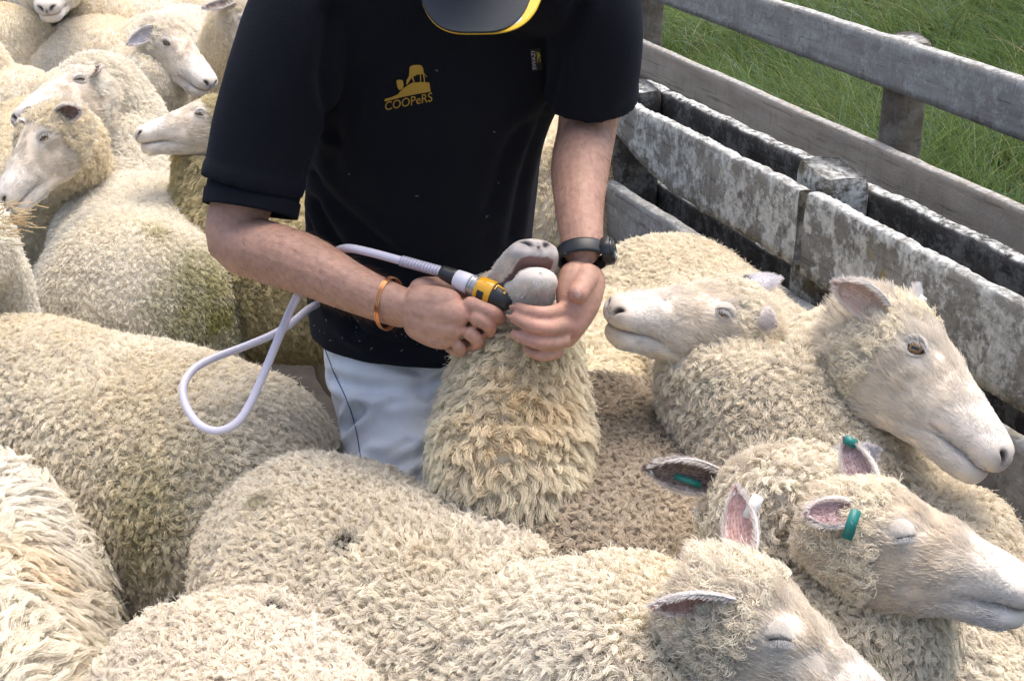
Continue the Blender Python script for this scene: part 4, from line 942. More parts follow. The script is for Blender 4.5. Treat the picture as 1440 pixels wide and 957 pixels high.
emb = [ex([(120, 690), (130, 660), (240, 630), (330, 590), (400, 510), (500, 440), (560, 405), (700, 392), (830, 400), (852, 545), (600, 590), (380, 635), (140, 702)]),
       ex([(520, 160), (560, 130), (640, 122), (705, 128), (735, 180), (745, 260), (700, 275), (640, 275), (600, 300), (560, 315), (500, 350), (490, 420), (470, 440), (470, 370), (510, 300)]),
       ex([(545, 300), (575, 310), (600, 395), (585, 400)]), ex([(685, 270), (700, 272), (700, 398), (688, 398)]), ex([(728, 255), (748, 250), (765, 400), (750, 402)]), ex([(745, 250), (760, 262), (795, 310), (785, 318)]),
       ex([(310, 375), (345, 355), (410, 365), (425, 440), (415, 490), (385, 480), (365, 520), (350, 515), (325, 465)])]
logo = decal('emblem', emb, M_GOLD, bv_sh, parent=shirt, sub=2)
word = text_polys('COOPeRS', lambda u, v: (541.0 + 67.0 * u, 155.0 - 13.2 * u - (11.5 + 1.0 * u) * v))
decal('lettering', word, M_GOLD, bv_sh, parent=shirt, sub=0)
M_LBL = plain('label_black', (.012, .013, .016), .6); M_GREY = plain('label_thread', (.55, .55, .60), .6)
lbl = decal('brand_label', [[(745, 69), (760, 67), (763, 98), (748, 100)]], M_LBL, bv_sh, lift=.0010, parent=shirt, sub=2)
decal('lettering', text_polys('SWAZI', lambda u, v: (753.8 - 5.2 * v - 2.2 * (1 - u) * 0 - 2.0 * u + 0, 97.5 - 25.5 * u)), M_GREY, bv_sh, lift=.0022, parent=lbl, sub=0)
S2 = 40 / 851; e2 = lambda pts: [(735 + x * S2, 60 + y * S2) for x, y in pts]
decal('emblem', [e2([(470, 260), (535, 390), (480, 440), (440, 520), (420, 480), (420, 370), (390, 250), (440, 300)]), e2([(420, 500), (450, 520), (440, 600), (420, 590)]), e2([(490, 440), (530, 480), (520, 600), (500, 560)])], plain('label_gold', (.40, .33, .05), .6), bv_sh, lift=.0022, parent=lbl, sub=0)

# trousers ----------------------------------------------------------
trp = [round_tube([np.r_[-.145, 2.285, .58, .140, .105], np.r_[-.150, 2.275, .68, .165, .116], np.r_[-.156, 2.258, .82, .170, .116]], 24, 40, (0, 1, 0), a0=.3, a1=.2),
       round_tube([np.r_[PZ(530, 400, 2.47), .08, .08], np.r_[PZ(534, 480, 2.45), .098, .108], np.r_[PZ(545, 550, 2.435), .096, .112], np.r_[PZ(557, 600, 2.42), .092, .107], np.r_[PZ(558, 650, 2.40), .095, .105], np.r_[PZ(560, 710, 2.37), .095, .10], np.r_[-.19, 2.10, .36, .082, .085], np.r_[-.185, 2.17, .20, .070, .072], np.r_[-.18, 2.205, .06, .068, .07]], 60, 40, (0, 1, 0), a1=.1),
       round_tube([np.r_[-.07, 2.28, .76, .10, .11], np.r_[-.055, 2.29, .60, .088, .095], np.r_[-.04, 2.30, .45, .078, .08], np.r_[-.03, 2.34, .22, .068, .07], np.r_[-.03, 2.355, .06, .068, .07]], 40, 32, (0, 1, 0), a1=.1)]
tV, tF, tN = remesh(*merge(trp), .0065, 4)
FJ = lambda px, py: (px, py)
bv0 = BVHTree.FromPolygons([Vector(v) for v in tV], tF)
d = .0030 * vnoise(tV, 12, 8) + .0012 * vnoise(tV, 40, 9)
for pix, dp, wd in (([FJ(632, 528), FJ(590, 548), FJ(520, 545), FJ(470, 530)], .006, .010), ([FJ(630, 545), FJ(600, 562), FJ(550, 566)], .004, .008), ([FJ(634, 600), FJ(605, 632), FJ(560, 652), FJ(525, 655)], .009, .011),
                    ([FJ(636, 630), FJ(610, 655), FJ(585, 668)], .008, .009), ([FJ(636, 655), FJ(615, 672), FJ(600, 684)], .007, .008), ([FJ(470, 612), FJ(490, 600), FJ(510, 575)], .007, .010), ([FJ(640, 575), FJ(625, 590), FJ(618, 610)], .005, .009), ([FJ(520, 640), FJ(545, 640), FJ(575, 625)], .004, .008)):
    d += crease(tV, pix, dp * 1.7, wd, bv0, ridge_=.8)
tV = tV + tN * d[:, None]
M_JEAN, nt, b = new_mat('pale_denim'); b.inputs['Roughness'].default_value = .9; b.inputs['Specular IOR Level'].default_value = .2
tc = nt.nodes.new('ShaderNodeTexCoord'); n1 = nt.nodes.new('ShaderNodeTexNoise'); n1.inputs['Scale'].default_value = 14; n1.inputs['Detail'].default_value = 6
n2_ = nt.nodes.new('ShaderNodeTexNoise'); n2_.inputs['Scale'].default_value = 700; n2_.inputs['Detail'].default_value = 3
r = nt.nodes.new('ShaderNodeValToRGB'); r.color_ramp.elements[0].position = .30; r.color_ramp.elements[0].color = (.60, .61, .62, 1); r.color_ramp.elements[1].position = .62; r.color_ramp.elements[1].color = (.72, .77, .83, 1)
for n_ in (n1, n2_): nt.links.new(tc.outputs['Object'], n_.inputs['Vector'])
nt.links.new(n1.outputs['Fac'], r.inputs[0]); nt.links.new(r.outputs[0], b.inputs['Base Color'])
bp = nt.nodes.new('ShaderNodeBump'); bp.inputs['Strength'].default_value = .35; bp.inputs['Distance'].default_value = .001; nt.links.new(n2_.outputs['Fac'], bp.inputs['Height']); nt.links.new(bp.outputs[0], b.inputs['Normal'])
jeans = mesh_obj('jeans', tV, tF, M_JEAN, man, man_base)
bv_j = BVHTree.FromPolygons([Vector(v) for v in tV], tF)
sp2, _ = catmull(np.array([(447, 462, 0), (458, 492, 0), (472, 528, 0), (488, 562, 0), (500, 600, 0), (507, 640, 0), (509, 662, 0)], float), 60)
sm_ = []
for a_ in sp2:
    p_, n_ = hit(bv_j, a_[0], a_[1])
    if p_ is not None: sm_.append(p_ + n_ * .0005)
if len(sm_) > 5: mesh_obj('seam', *tube(np.array(sm_), np.full(len(sm_), .0010), 8), plain('blue_thread', (.05, .09, .22), .8), jeans, man_base)
for x_, y_ in ((-.18, 2.19), (-.03, 2.33)):
    mesh_obj('boot', *remesh(*merge([round_tube([np.r_[x_, y_ + .03, .05, .05, .045], np.r_[x_, y_ - .06, .042, .052, .038], np.r_[x_, y_ - .16, .036, .048, .032]], 24, 18, (0, 0, 1)), round_tube([np.r_[x_, y_ + .02, .05, .052], np.r_[x_, y_ + .02, .22, .058]], 12, 18, (0, 1, 0))]), .006, 4)[:2], plain('boot_rubber', (.03, .03, .032), .6), man, man_base)
# cap ---------------------------------------------------------------
M_CAP = plain('cap_cloth', (.020, .026, .032), .75, bump=.3, scale=700); M_YEL = plain('cap_yellow', (.72, .45, .02), .6); M_WHT = plain('cap_white', (.75, .75, .73), .6)
cv = sph[sph[:, 2] > -.12]; crown = hc + (sph * (.106, .084, .092) * np.where(sph[:, 2:] < -.05, (1, 1, .3), (1, 1, 1)) + np.array((-.004, 0, .042))) @ Mh_.T
cap_o = mesh_obj('cap', crown, grid_faces(34, 44), M_CAP, man, man_base)
B0, BT = PZ(669, -78, 1.745), PZ(669, 44, 1.665)
def brim(grow_, lift, thick, side=0.0):
    n_, m_ = 18, 40
    u = np.linspace(0, 1, n_)[:, None]; a_ = np.linspace(-1, 1, m_)[None]
    ln = np.linalg.norm(BT - B0); fdir = nrm(BT - B0); bn = nrm(SUP * .2 + TOCAM); bl_ = np.cross(bn, fdir); bn = np.cross(fdir, bl_); bl_ = -bl_ if bl_[0] < 0 else bl_
    hw_ = (.0800 + grow_ * .5) ; x_ = a_ * hw_ * (1 - .0 * u); front_ = (ln + grow_ + side * np.clip(a_ * .9, 0, 1) ** .6 * .0) * np.sqrt(np.clip(1 - np.abs(a_) ** 2.6, 0, 1)) ** .85
    y_ = front_ * u; x_ = x_ + 0 * u + side * np.clip(a_ + .25, 0, 1.2) * u
    z_ = lift - .020 * (np.abs(a_) ** 2.0) * np.ones_like(u)
    top = B0 + x_[..., None] * bl_ + y_[..., None] * fdir + z_[..., None] * bn; bot = top - thick * bn
    V_ = np.vstack([top.reshape(-1, 3), bot.reshape(-1, 3)]); o_ = n_ * m_
    F_ = [tuple(x) for x in grid_faces(n_, m_, False)] + [tuple(x)[::-1] for x in grid_faces(n_, m_, False, o_)]
    for j in range(m_ - 1): F_.append(((n_ - 1) * m_ + j, (n_ - 1) * m_ + j + 1, o_ + (n_ - 1) * m_ + j + 1, o_ + (n_ - 1) * m_ + j))
    return V_, F_
mesh_obj('brim', *brim(0, 0, .0030), M_CAP, cap_o, man_base)
mesh_obj('brim_piping', *brim(-.0035, -.0031, .0014, .0062), M_WHT, cap_o, man_base)
mesh_obj('brim_underside', *brim(-.0010, -.0047, .0020, .0120), M_YEL, cap_o, man_base)
# watch and bracelet ------------------------------------------------
def ring_on(path_pts, rad, width, thick, m=48, up0=(0, 1, .1)):
    """band around a limb: path axis a->b, elliptical radii"""
    a_, b_ = path_pts; t = nrm(b_ - a_); u_ = nrm(np.asarray(up0) - t * (np.asarray(up0) @ t)); s_ = np.cross(t, u_)
    th = np.linspace(0, 2 * np.pi, m, endpoint=False); prof = [(-.5, 0), (-.5, .7), (-.35, 1), (.35, 1), (.5, .7), (.5, 0)]
    c_ = (a_ + b_) / 2
    V_ = np.stack([c_ + t * (x * width) + (rad[0] + y * thick) * np.cos(th)[:, None] * s_ + (rad[1] + y * thick) * np.sin(th)[:, None] * u_ for x, y in prof])
    k = len(prof); F_ = [tuple(x) for x in grid_faces(k, m)] + [tuple((k - 1) * m + i for i in (j, (j + 1) % m)) + ((j + 1) % m, j) for j in range(m)]
    return V_.reshape(-1, 3), F_
M_RUB = plain('watch_rubber', (.012, .014, .017), .45); M_RIM = plain('watch_metal', (.10, .10, .11), .3, metal=.8)
wa, wb = PZ(818.5, 347, 1.905), PZ(820, 371, 1.892); wt = nrm(wb - wa)
watch = tag(empty('wristwatch', PZ(820, 360, 1.90)), 'black digital sports watch with perforated strap on bare wrist', 'watch'); wbp = PZ(820, 360, 1.90)
vv, ff = ring_on((wa, wb), (.0330, .0290), .021, .0034); mesh_obj('strap', vv, ff, M_RUB, watch, wbp)
u_ = nrm(RT * .85 + TOCAM * .25 + SUP * .1); u_ = nrm(u_ - wt * (u_ @ wt)); s_ = np.cross(wt, u_); cw = (wa + wb) / 2
for nm, r_, h0, h1, mt in (('case', .0195, .030, .0425, M_RUB), ('bezel', .0168, .0425, .0448, M_RIM), ('glass', .0140, .0448, .0455, plain('watch_glass', (.02, .025, .03), .06, coat=.8))):
    th = np.linspace(0, 2 * np.pi, 36, endpoint=False); rr = r_ * (1 + .03 * np.cos(8 * th) * (nm == 'case'))
    V_ = np.stack([cw + u_ * h + rr[:, None] * k_ * (np.cos(th)[:, None] * wt + np.sin(th)[:, None] * s_) for h, k_ in ((h0, .94), (h0 + .001, 1), (h1 - .001, 1), (h1, .93))]).reshape(-1, 3)
    mesh_obj(nm, V_, [tuple(x) for x in grid_faces(4, 36)] + [tuple(range(36))[::-1], tuple(range(108, 144))], mt, watch, wbp)
bvw = BVHTree.FromPolygons([Vector(v) for v in vv], ff)
for k_ in range(7):
    p_, n_ = hit(bvw, 795 + 5.2 * k_, 355.5 + .3 * k_)
    if p_ is not None:
        th = np.linspace(0, 2 * np.pi, 10, endpoint=False); M3 = frame_from(wt, n_); dv = p_ + n_ * .0002 + .0011 * (np.cos(th)[:, None] * M3[:, 0] + np.sin(th)[:, None] * M3[:, 1] * .8); mesh_obj('strap_hole', np.vstack([dv, dv - n_ * .002]), [tuple(range(10))] + [(i, (i + 1) % 10, 10 + (i + 1) % 10, 10 + i) for i in range(10)], plain('hole_grey', (.16, .17, .18), .6), watch, wbp)
M_COP = plain('copper', (.75, .36, .17), .22, metal=1.0)
ba, bb = PZ(538, 423, 1.927), PZ(556, 430, 1.918); bt = nrm(bb - ba); brc = PZ(547, 426, 1.92)
bro = tag(empty('bracelet', brc), 'copper bangle of three thin bands on the wrist behind the gripping fist', 'bracelet')
for k_ in (-1, 0, 1):
    c_ = brc + bt * .0026 * k_; up_ = nrm(SUP - bt * (SUP @ bt)); s_ = np.cross(bt, up_); th = np.linspace(0, 2 * np.pi, 64)
    ringp = c_ +   .0362 * np.cos(th)[:, None] * up_ + .0325 * np.sin(th)[:, None] * s_ + bt * (.006 * np.cos(th) * -1)[:, None]
    mesh_obj('band', *tube(ringp, np.full(64, .00105), 10, up0=bt + .01, cap=False), M_COP, bro, brc)

# drench gun --------------------------------------------------------
gun_b = PZ(660, 397, 1.888); gun = tag(empty('drench_gun', gun_b), 'yellow and black drench gun with white hose in the gripping fist', 'drench gun')
ga, gb_ = PZ(621, 381.5, 1.900), PZ(722, 426.5, 1.862); gt = nrm(gb_ - ga); gl = np.linalg.norm(gb_ - ga)
gu = nrm(TOCAM - gt * (TOCAM @ gt)); gs = np.cross(gt, gu)
def lathe(name, prof, mat, m=32, sq=1.0, parent=None):
    th = np.linspace(0, 2 * np.pi, m, endpoint=False)
    V_ = np.stack([ga + gt * (x * gl) + r_ * (np.cos(th)[:, None] * gs + np.sin(th)[:, None] * gu * sq) for x, r_ in prof]).reshape(-1, 3); k = len(prof)
    return mesh_obj(name, V_, [tuple(x) for x in grid_faces(k, m)] + [tuple(range(m))[::-1], tuple(range((k - 1) * m, k * m))], mat, parent or gun, gun_b)
M_BLK = plain('gun_black', (.022, .022, .023), .42); M_GY = plain('gun_yellow', (.72, .36, .012), .35, coat=.2); M_GW = plain('gun_white', (.72, .69, .74), .35)
M_CLR = plain('gun_barrel', (.30, .30, .29), .15, coat=.5); M_STEEL = plain('steel', (.6, .6, .6), .25, metal=1)
lathe('hose_nut', [(-.01, .0075), (0, .0092), (.04, .0100), (.16, .0115), (.205, .0120), (.21, .0112)], M_BLK)
lathe('cylinder', [(.20, .0112), (.21, .0128), (.36, .0142), (.40, .0142), (.405, .012)], M_GW)
lathe('barrel', [(.39, .0135), (.50, .0150), (.53, .0150)], M_CLR)
for x_ in (.425, .47, .505): lathe('ring', [(x_, .0140), (x_ + .004, .0156), (x_ + .010, .0156), (x_ + .014, .0140)], M_STEEL)
col_ = lathe('collar', [(.515, .0150), (.52, .0172), (.54, .0178), (.72, .0188), (.735, .0182), (.74, .016)], M_GY)
lathe('nozzle', [(.725, .0170), (.735, .0184), (.80, .0180), (.90, .0150), (.96, .0110), (.995, .0060), (1.0, .001)], M_BLK, sq=.95)
# window and chevron inlaid on the curved shell
def inlay(name, x0, x1, a0, a1, r0, r1, mat, parent):
    xs = np.linspace(x0, x1, 8)[:, None]; an = np.linspace(a0, a1, 14)[None]; rr = (r0 + (r1 - r0) * (xs - x0) / (x1 - x0)) + .0006
    V_ = ga + (xs * gl)[..., None] * gt + (rr * np.cos(an))[..., None] * gs + (rr * np.sin(an))[..., None] * gu
    V_ = np.vstack([V_.reshape(-1, 3), (V_ - .0015 * gu).reshape(-1, 3)]); return mesh_obj(name, V_, [tuple(x) for x in grid_faces(8, 14, False)], mat, parent, gun_b)
sgn_ = 1 if gs @ SUP > 0 else -1
A0 = math.pi / 2
inlay('window', .575, .665, A0 + sgn_ * .15, A0 + sgn_ * 1.05, .0181, .0185, M_BLK, col_)
inlay('chevron', .76, .90, A0 - sgn_ * .75, A0 - sgn_ * .95, .0184, .0152, M_GY, gun); inlay('chevron', .76, .775, A0 - sgn_ * .40, A0 - sgn_ * .95, .0184, .0182, M_GY, gun); inlay('chevron', .875, .90, A0 - sgn_ * .45, A0 - sgn_ * .95, .0158, .0152, M_GY, gun)
hp_ = [(621, 381.5, 1.900), (590, 373, 1.915), (555, 363.5, 1.935), (515, 353, 1.96), (488, 348.5, 1.985), (470, 355, 2.03), (455, 372, 2.07), (435, 395, 2.09), (417, 418, 2.085), (397, 462, 2.06), (375, 515, 2.045), (350, 570, 2.03), (330, 596, 2.02), (305, 605, 2.02), (280, 596, 2.03), (262, 570, 2.05), (258, 542, 2.07), (272, 519, 2.10), (300, 503, 2.13), (345, 486, 2.16), (385, 469, 2.18), (412, 452, 2.20), (440, 430, 2.30), (480, 415, 2.45)]
hq, hL = catmull(np.array([PZ(*p) for p in hp_]), 260)
M_HOSE = plain('hose_white', (.66, .62, .70), .32, coat=.15)
mesh_obj('hose', *tube(hq, np.full(260, .0062), 16), M_HOSE, gun, gun_b)
cl = np.concatenate([[0], np.cumsum(np.linalg.norm(np.diff(hq, axis=0), axis=1))]); s_ = np.linspace(.004, .068, 420); cx = np.stack([np.interp(s_, cl, hq[:, k]) for k in range(3)], 1)
t_, sd_, u_ = transport(cx, (.1, .2, 1)); an = np.linspace(0, 2 * np.pi * 13, 420); co_ = cx + .0068 * (np.cos(an)[:, None] * sd_ + np.sin(an)[:, None] * u_)
mesh_obj('spring', *tube(co_, np.full(420, .0011), 8), plain('spring_grey', (.50, .48, .55), .3), gun, gun_b)
# ------------------------------------------------------------------ ground, fences, grass
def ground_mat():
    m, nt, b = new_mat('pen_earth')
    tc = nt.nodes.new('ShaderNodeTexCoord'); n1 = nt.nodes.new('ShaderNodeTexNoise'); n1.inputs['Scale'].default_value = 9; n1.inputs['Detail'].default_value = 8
    r = nt.nodes.new('ShaderNodeValToRGB'); r.color_ramp.elements[0].position = .35; r.color_ramp.elements[0].color = (.008, .007, .006, 1); r.color_ramp.elements[1].position = .7; r.color_ramp.elements[1].color = (.032, .026, .020, 1)  # dark earth, coloured darker still to carry the shade of the crowded flock
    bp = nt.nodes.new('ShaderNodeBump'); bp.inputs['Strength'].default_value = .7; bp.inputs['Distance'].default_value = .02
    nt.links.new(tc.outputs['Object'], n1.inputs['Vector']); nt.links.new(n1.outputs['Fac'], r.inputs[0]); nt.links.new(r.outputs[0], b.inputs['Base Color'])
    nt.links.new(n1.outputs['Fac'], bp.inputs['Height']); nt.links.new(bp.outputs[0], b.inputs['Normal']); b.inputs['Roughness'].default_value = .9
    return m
gr = mesh_obj('ground', [(-60, -8, 0), (60, -8, 0), (60, 110, 0), (-60, 110, 0)], [(0, 1, 2, 3)], ground_mat(), smooth=False); tag(gr, 'dark trodden earth of the sheep pen, with flock shade in its colour', kind='structure')
O1, O2 = np.array((1.44, 3.82)), np.array((-.784, 2.54)); o_dir = O2 / np.linalg.norm(O2); o_out = np.array((o_dir[1], -o_dir[0]))      # outer fence line, away side
def paddock_mat():
    m, nt, b = new_mat('paddock_turf')
    tc = nt.nodes.new('ShaderNodeTexCoord'); n1 = nt.nodes.new('ShaderNodeTexNoise'); n1.inputs['Scale'].default_value = 3; n1.inputs['Detail'].default_value = 8
    r = nt.nodes.new('ShaderNodeValToRGB'); r.color_ramp.elements[0].color = (.020, .040, .010, 1); r.color_ramp.elements[1].color = (.055, .11, .022, 1); r.color_ramp.elements[0].position = .3; r.color_ramp.elements[1].position = .7
    nt.links.new(tc.outputs['Object'], n1.inputs['Vector']); nt.links.new(n1.outputs['Fac'], r.inputs[0]); nt.links.new(r.outputs[0], b.inputs['Base Color']); b.inputs['Roughness'].default_value = 1
    return m
A_ = O1 - o_dir * 8 + o_out * .25; B_ = O1 + o_dir * 60 + o_out * .25
mesh_obj('field', [(*A_, .012), (*(A_ + o_out * 50), .012), (*(B_ + o_out * 50), .012), (*B_, .012)], [(0, 1, 2, 3)], paddock_mat(), smooth=False)
tag(bpy.data.objects['field'], 'grassy paddock ground beyond the fence', kind='structure')

def wood(name, base, dark, lichen_amt, top_lichen, warm=(.2, .15, .1)):
    m, nt, b = new_mat(name); L = nt.links
    tc = nt.nodes.new('ShaderNodeTexCoord'); oi = nt.nodes.new('ShaderNodeObjectInfo')
    ad = nt.nodes.new('ShaderNodeVectorMath'); ad.operation = 'ADD'; L.new(tc.outputs['Object'], ad.inputs[0])
    sc_ = nt.nodes.new('ShaderNodeVectorMath'); sc_.operation = 'SCALE'; sc_.inputs[0].default_value = (7, 3, 5); L.new(oi.outputs['Random'], sc_.inputs['Scale']); L.new(sc_.outputs[0], ad.inputs[1])
    def noise(scale, detail=6, stretch=(1, 1, 1), rough=.6):
        mp = nt.nodes.new('ShaderNodeMapping'); mp.inputs['Scale'].default_value = stretch; L.new(ad.outputs[0], mp.inputs[0])
        n = nt.nodes.new('ShaderNodeTexNoise'); n.inputs['Scale'].default_value = scale; n.inputs['Detail'].default_value = detail; n.inputs['Roughness'].default_value = rough; L.new(mp.outputs[0], n.inputs['Vector']); return n.outputs['Fac']
    def ramp(fac, p0, p1, c0=(0, 0, 0), c1=(1, 1, 1)):
        r = nt.nodes.new('ShaderNodeValToRGB'); r.color_ramp.elements[0].position = p0; r.color_ramp.elements[1].position = p1
        r.color_ramp.elements[0].color = (*c0, 1); r.color_ramp.elements[1].color = (*c1, 1); L.new(fac, r.inputs[0]); return r.outputs[0]
    def mix(f, a, c):
        x = nt.nodes.new('ShaderNodeMix'); x.data_type = 'RGBA'
        for k, v in ((0, f), (6, a), (7, c)):
            if isinstance(v, tuple): x.inputs[k].default_value = (*v, 1)
            elif isinstance(v, float): x.inputs[k].default_value = v
            else: L.new(v, x.inputs[k])
        return x.outputs[2]
    def mth(op, a, c):
        n = nt.nodes.new('ShaderNodeMath'); n.operation = op
        for k, v in enumerate((a, c)):
            if isinstance(v, float): n.inputs[k].default_value = v
            else: L.new(v, n.inputs[k])
        return n.outputs[0]
    grain = noise(22, 8, (.12, 1, 1)); blot = noise(7, 6); fine = noise(130, 5); band = noise(60, 4, (1, .15, .15))
    c = mix(ramp(grain, .3, .7), dark, base)
    c = mix(mth('MULTIPLY', ramp(blot, .45, .7), .5), c, warm)
    c = mix(mth('MULTIPLY', ramp(band, .58, .66), .35), c, tuple(x * .45 for x in dark))
    c = mix(mth('MULTIPLY', ramp(noise(55, 5, (.035, 1, 1), .7), .58, .62), .55), c, tuple(x * .35 for x in dark))        # drying cracks along the grain
    ge = nt.nodes.new('ShaderNodeNewGeometry'); sp = nt.nodes.new('ShaderNodeSeparateXYZ'); L.new(ge.outputs['Normal'], sp.inputs[0])
    topm = ramp(sp.outputs[2], .35, .75)
    lf = mth('MULTIPLY', ramp(noise(13, 10, rough=.78), .50 - .06 * lichen_amt, .56 - .05 * lichen_amt), min(1.0, lichen_amt + .05)); 
    lt = mth('MULTIPLY', mth('MULTIPLY', ramp(noise(45, 8, rough=.7), .38, .52), topm), top_lichen)
    lm = mth('MAXIMUM', lf, lt)
    lc = mix(ramp(noise(70, 6), .35, .65), (.34, .345, .32), (.58, .59, .57))
    lc = mix(mth('MULTIPLY', ramp(noise(38, 10, rough=.8), .50, .60), .75), lc, (.11, .105, .095))
    c = mix(lm, c, lc)
    c = mix(mth('MULTIPLY', ramp(noise(11, 5), .66, .72), lichen_amt * .8), c, (.28, .22, .05))
    L.new(c, b.inputs['Base Color']); b.inputs['Roughness'].default_value = .95; b.inputs['Specular IOR Level'].default_value = .15
    hgt = mth('ADD', mth('MULTIPLY', grain, .6), mth('ADD', mth('MULTIPLY', fine, .5), mth('MULTIPLY', lm, .5)))
    bp = nt.nodes.new('ShaderNodeBump'); bp.inputs['Strength'].default_value = .8; bp.inputs['Distance'].default_value = .004; L.new(hgt, bp.inputs['Height']); L.new(bp.outputs[0], b.inputs['Normal'])
    return m
W_D = wood('wood_lichen', (.30, .285, .255), (.15, .14, .125), .9, 1.0, (.17, .15, .12)); W_C = wood('wood_dark', (.060, .055, .050), (.026, .024, .022), .12, 1.0, (.05, .047, .042))
W_A = wood('wood_grey', (.40, .38, .36), (.22, .205, .19), .40, .9, (.20, .19, .15)); W_B = wood('wood_tan', (.46, .395, .315), (.32, .27, .21), .06, .8, (.27, .22, .17))
W_P = wood('wood_post', (.22, .185, .145), (.12, .10, .08), .10, .8, (.13, .105, .075)); W_PL = wood('wood_post_lichen', (.13, .12, .10), (.05, .045, .04), .75, 1.0, (.20, .16, .05))
def timber(name, a, b_, height, thick, out, mat, parent, base, seed, chip=.004, n=240, taper=None):
    """board with its top edge from a to b (3-D), face towards -out; worn uneven edges"""
    a, b_ = np.asarray(a, float), np.asarray(b_, float); L = np.linalg.norm(b_ - a); x = (b_ - a) / L; y = np.array((*out, 0.0)); y = nrm(y - x * (x @ y)); z = np.cross(x, y); z = z if z[2] > 0 else -z
    prof = [(0, -1), (0, -.86), (0, -.6), (0, -.3), (0, -.12), (.04, -.02), (.16, 0), (.5, .003), (.84, 0), (.96, -.02), (1, -.12), (1, -.5), (1, -.88), (.95, -1)]
    s = np.linspace(0, L, n); V = np.zeros((n, len(prof), 3))
    for j, (u, w) in enumerate(prof): V[:, j] = np.stack([s, np.full(n, u * thick), np.full(n, w * height)], 1)
    P = V.reshape(-1, 3); q = P + seed * 3.7
    top = np.exp(-((P[:, 2]) / .03) ** 2); bot = np.exp(-((P[:, 2] + height) / .03) ** 2)
    e = np.stack([P[:, 0], 0 * P[:, 0], np.where(P[:, 2] > -height / 2, 0, 1) + seed], 1)
    P[:, 2] += (top + bot) * (chip * .35 * vnoise(e, 7, seed) + chip * .25 * vnoise(e, 90, seed + 8) + chip * .7 * np.minimum(0, vnoise(e, 22, seed + 1)) - chip * 2.2 * np.clip(vnoise(e, 5, seed + 2) - .55, 0, 1) * top)
    P[:, 1] += .0022 * vnoise(q, 20, seed + 3) + .004 * vnoise(np.stack([P[:, 0], 0 * P[:, 0], 0 * P[:, 0] + seed], 1), 2.5, seed + 4)
    if taper is not None: P[:, 2] = np.where(P[:, 2] < -height * .3, P[:, 2] + taper(P[:, 0] / L) * np.clip((-P[:, 2] / height - .3) / .7, 0, 1), P[:, 2])
    endw = .004 * vnoise(q, 30, seed + 5); P[:, 0] += np.where(np.isin(np.arange(len(P)) // len(prof), (0, n - 1)), endw, 0)
    k = len(prof); Fc = [tuple(f) for f in grid_faces(n, k)] + [tuple(range(k))[::-1], tuple(range((n - 1) * k, n * k))]
    o = mesh_obj(name, P, Fc, mat, parent); M = Matrix.Identity(4)
    for r_ in range(3):
        M[r_][0], M[r_][1], M[r_][2], M[r_][3] = x[r_], y[r_], z[r_], a[r_] - base[r_]
    o.matrix_local = M; return o
def post(parent, base, xy, x_dir, y_dir, w, d, top, mat, seed, slope=.02):
    n = 26; zs = np.concatenate([np.linspace(-.02, top - .03, n - 5), top - .03 + .03 * np.sin(np.linspace(.3, np.pi / 2, 5))]); k = 24
    th = np.linspace(0, 2 * np.pi, k, endpoint=False); cx = np.sign(np.cos(th)) * np.abs(np.cos(th)) ** .28; cy_ = np.sign(np.sin(th)) * np.abs(np.sin(th)) ** .28
    sh = np.where(zs > top - .03, 1 - .10 * ((zs - top + .03) / .03) ** 2, 1)
    P = np.stack([sh[:, None] * cx * w / 2, sh[:, None] * cy_ * d / 2, zs[:, None] + 0 * cx], -1)
    P[..., 2] += np.where(zs > top - .05, 1, 0)[:, None] * (slope * P[..., 0] / w + .006 * vnoise(P.reshape(-1, 3) + seed, 30, seed).reshape(P.shape[:2]))
    P = P.reshape(-1, 3); P[:, :2] += .0035 * np.stack([vnoise(P * (1, 1, .3) + seed, 14, seed + 1), vnoise(P * (1, 1, .3) + seed, 14, seed + 2)], 1)
    W = np.stack([xy[0] + P[:, 0] * x_dir[0] + P[:, 1] * y_dir[0], xy[1] + P[:, 0] * x_dir[1] + P[:, 1] * y_dir[1], P[:, 2]], 1)
    return mesh_obj('post', W, [tuple(f) for f in grid_faces(n, k)] + [tuple(range(k))[::-1], tuple(range((n - 1) * k, n * k))], mat, parent, base)
# near fence: boards nailed to both faces of the posts
N1 = PH(1440, 430, .89)[:2]; N2 = PH(875, 140, .89)[:2]; n_dir = nrm(N2 - N1); n_out = np.array((n_dir[1], -n_dir[0]))
at = lambda s, off, z: np.array((*(N1 + n_dir * s + n_out * off), z))
fb = np.array((*(N1 + n_dir * .7), 0)); f1 = tag(empty('fence', fb), 'lichen-covered double-boarded pen fence alongside the sheep', 'fence')
TH, PD = .030, .105
s_post = np.linalg.norm(PH(1118, 270, .89)[:2] - N1)
timber('board', at(-.75, 0, .885), at(s_post - .02, 0, .895), .168, TH, n_out, W_D, f1, fb, 1, .006)
timber('board', at(s_post + .0, -.004, .898), at(s_post + .98, -.004, .893), .160, TH, n_out, W_D, f1, fb, 2, .006, taper=lambda u: .085 * np.clip((u - .55) / .45, 0, 1) ** 1.4)
timber('board', at(-.75, TH + PD + .004, .890), at(1.75, TH + PD + .004, .892), .170, .034, n_out, W_C, f1, fb, 3, .005)
timber('board', at(-.75, .002, .672), at(1.9, .002, .648), .150, TH + .004, n_out, W_A, f1, fb, 4, .004)
timber('board', at(-.75, TH + PD + .004, .655), at(1.9, TH + PD + .004, .64), .150, TH, n_out, W_C, f1, fb, 5, .004)
timber('board', at(-.75, .002, .44), at(1.9, .002, .43), .150, TH, n_out, W_C, f1, fb, 6, .004)
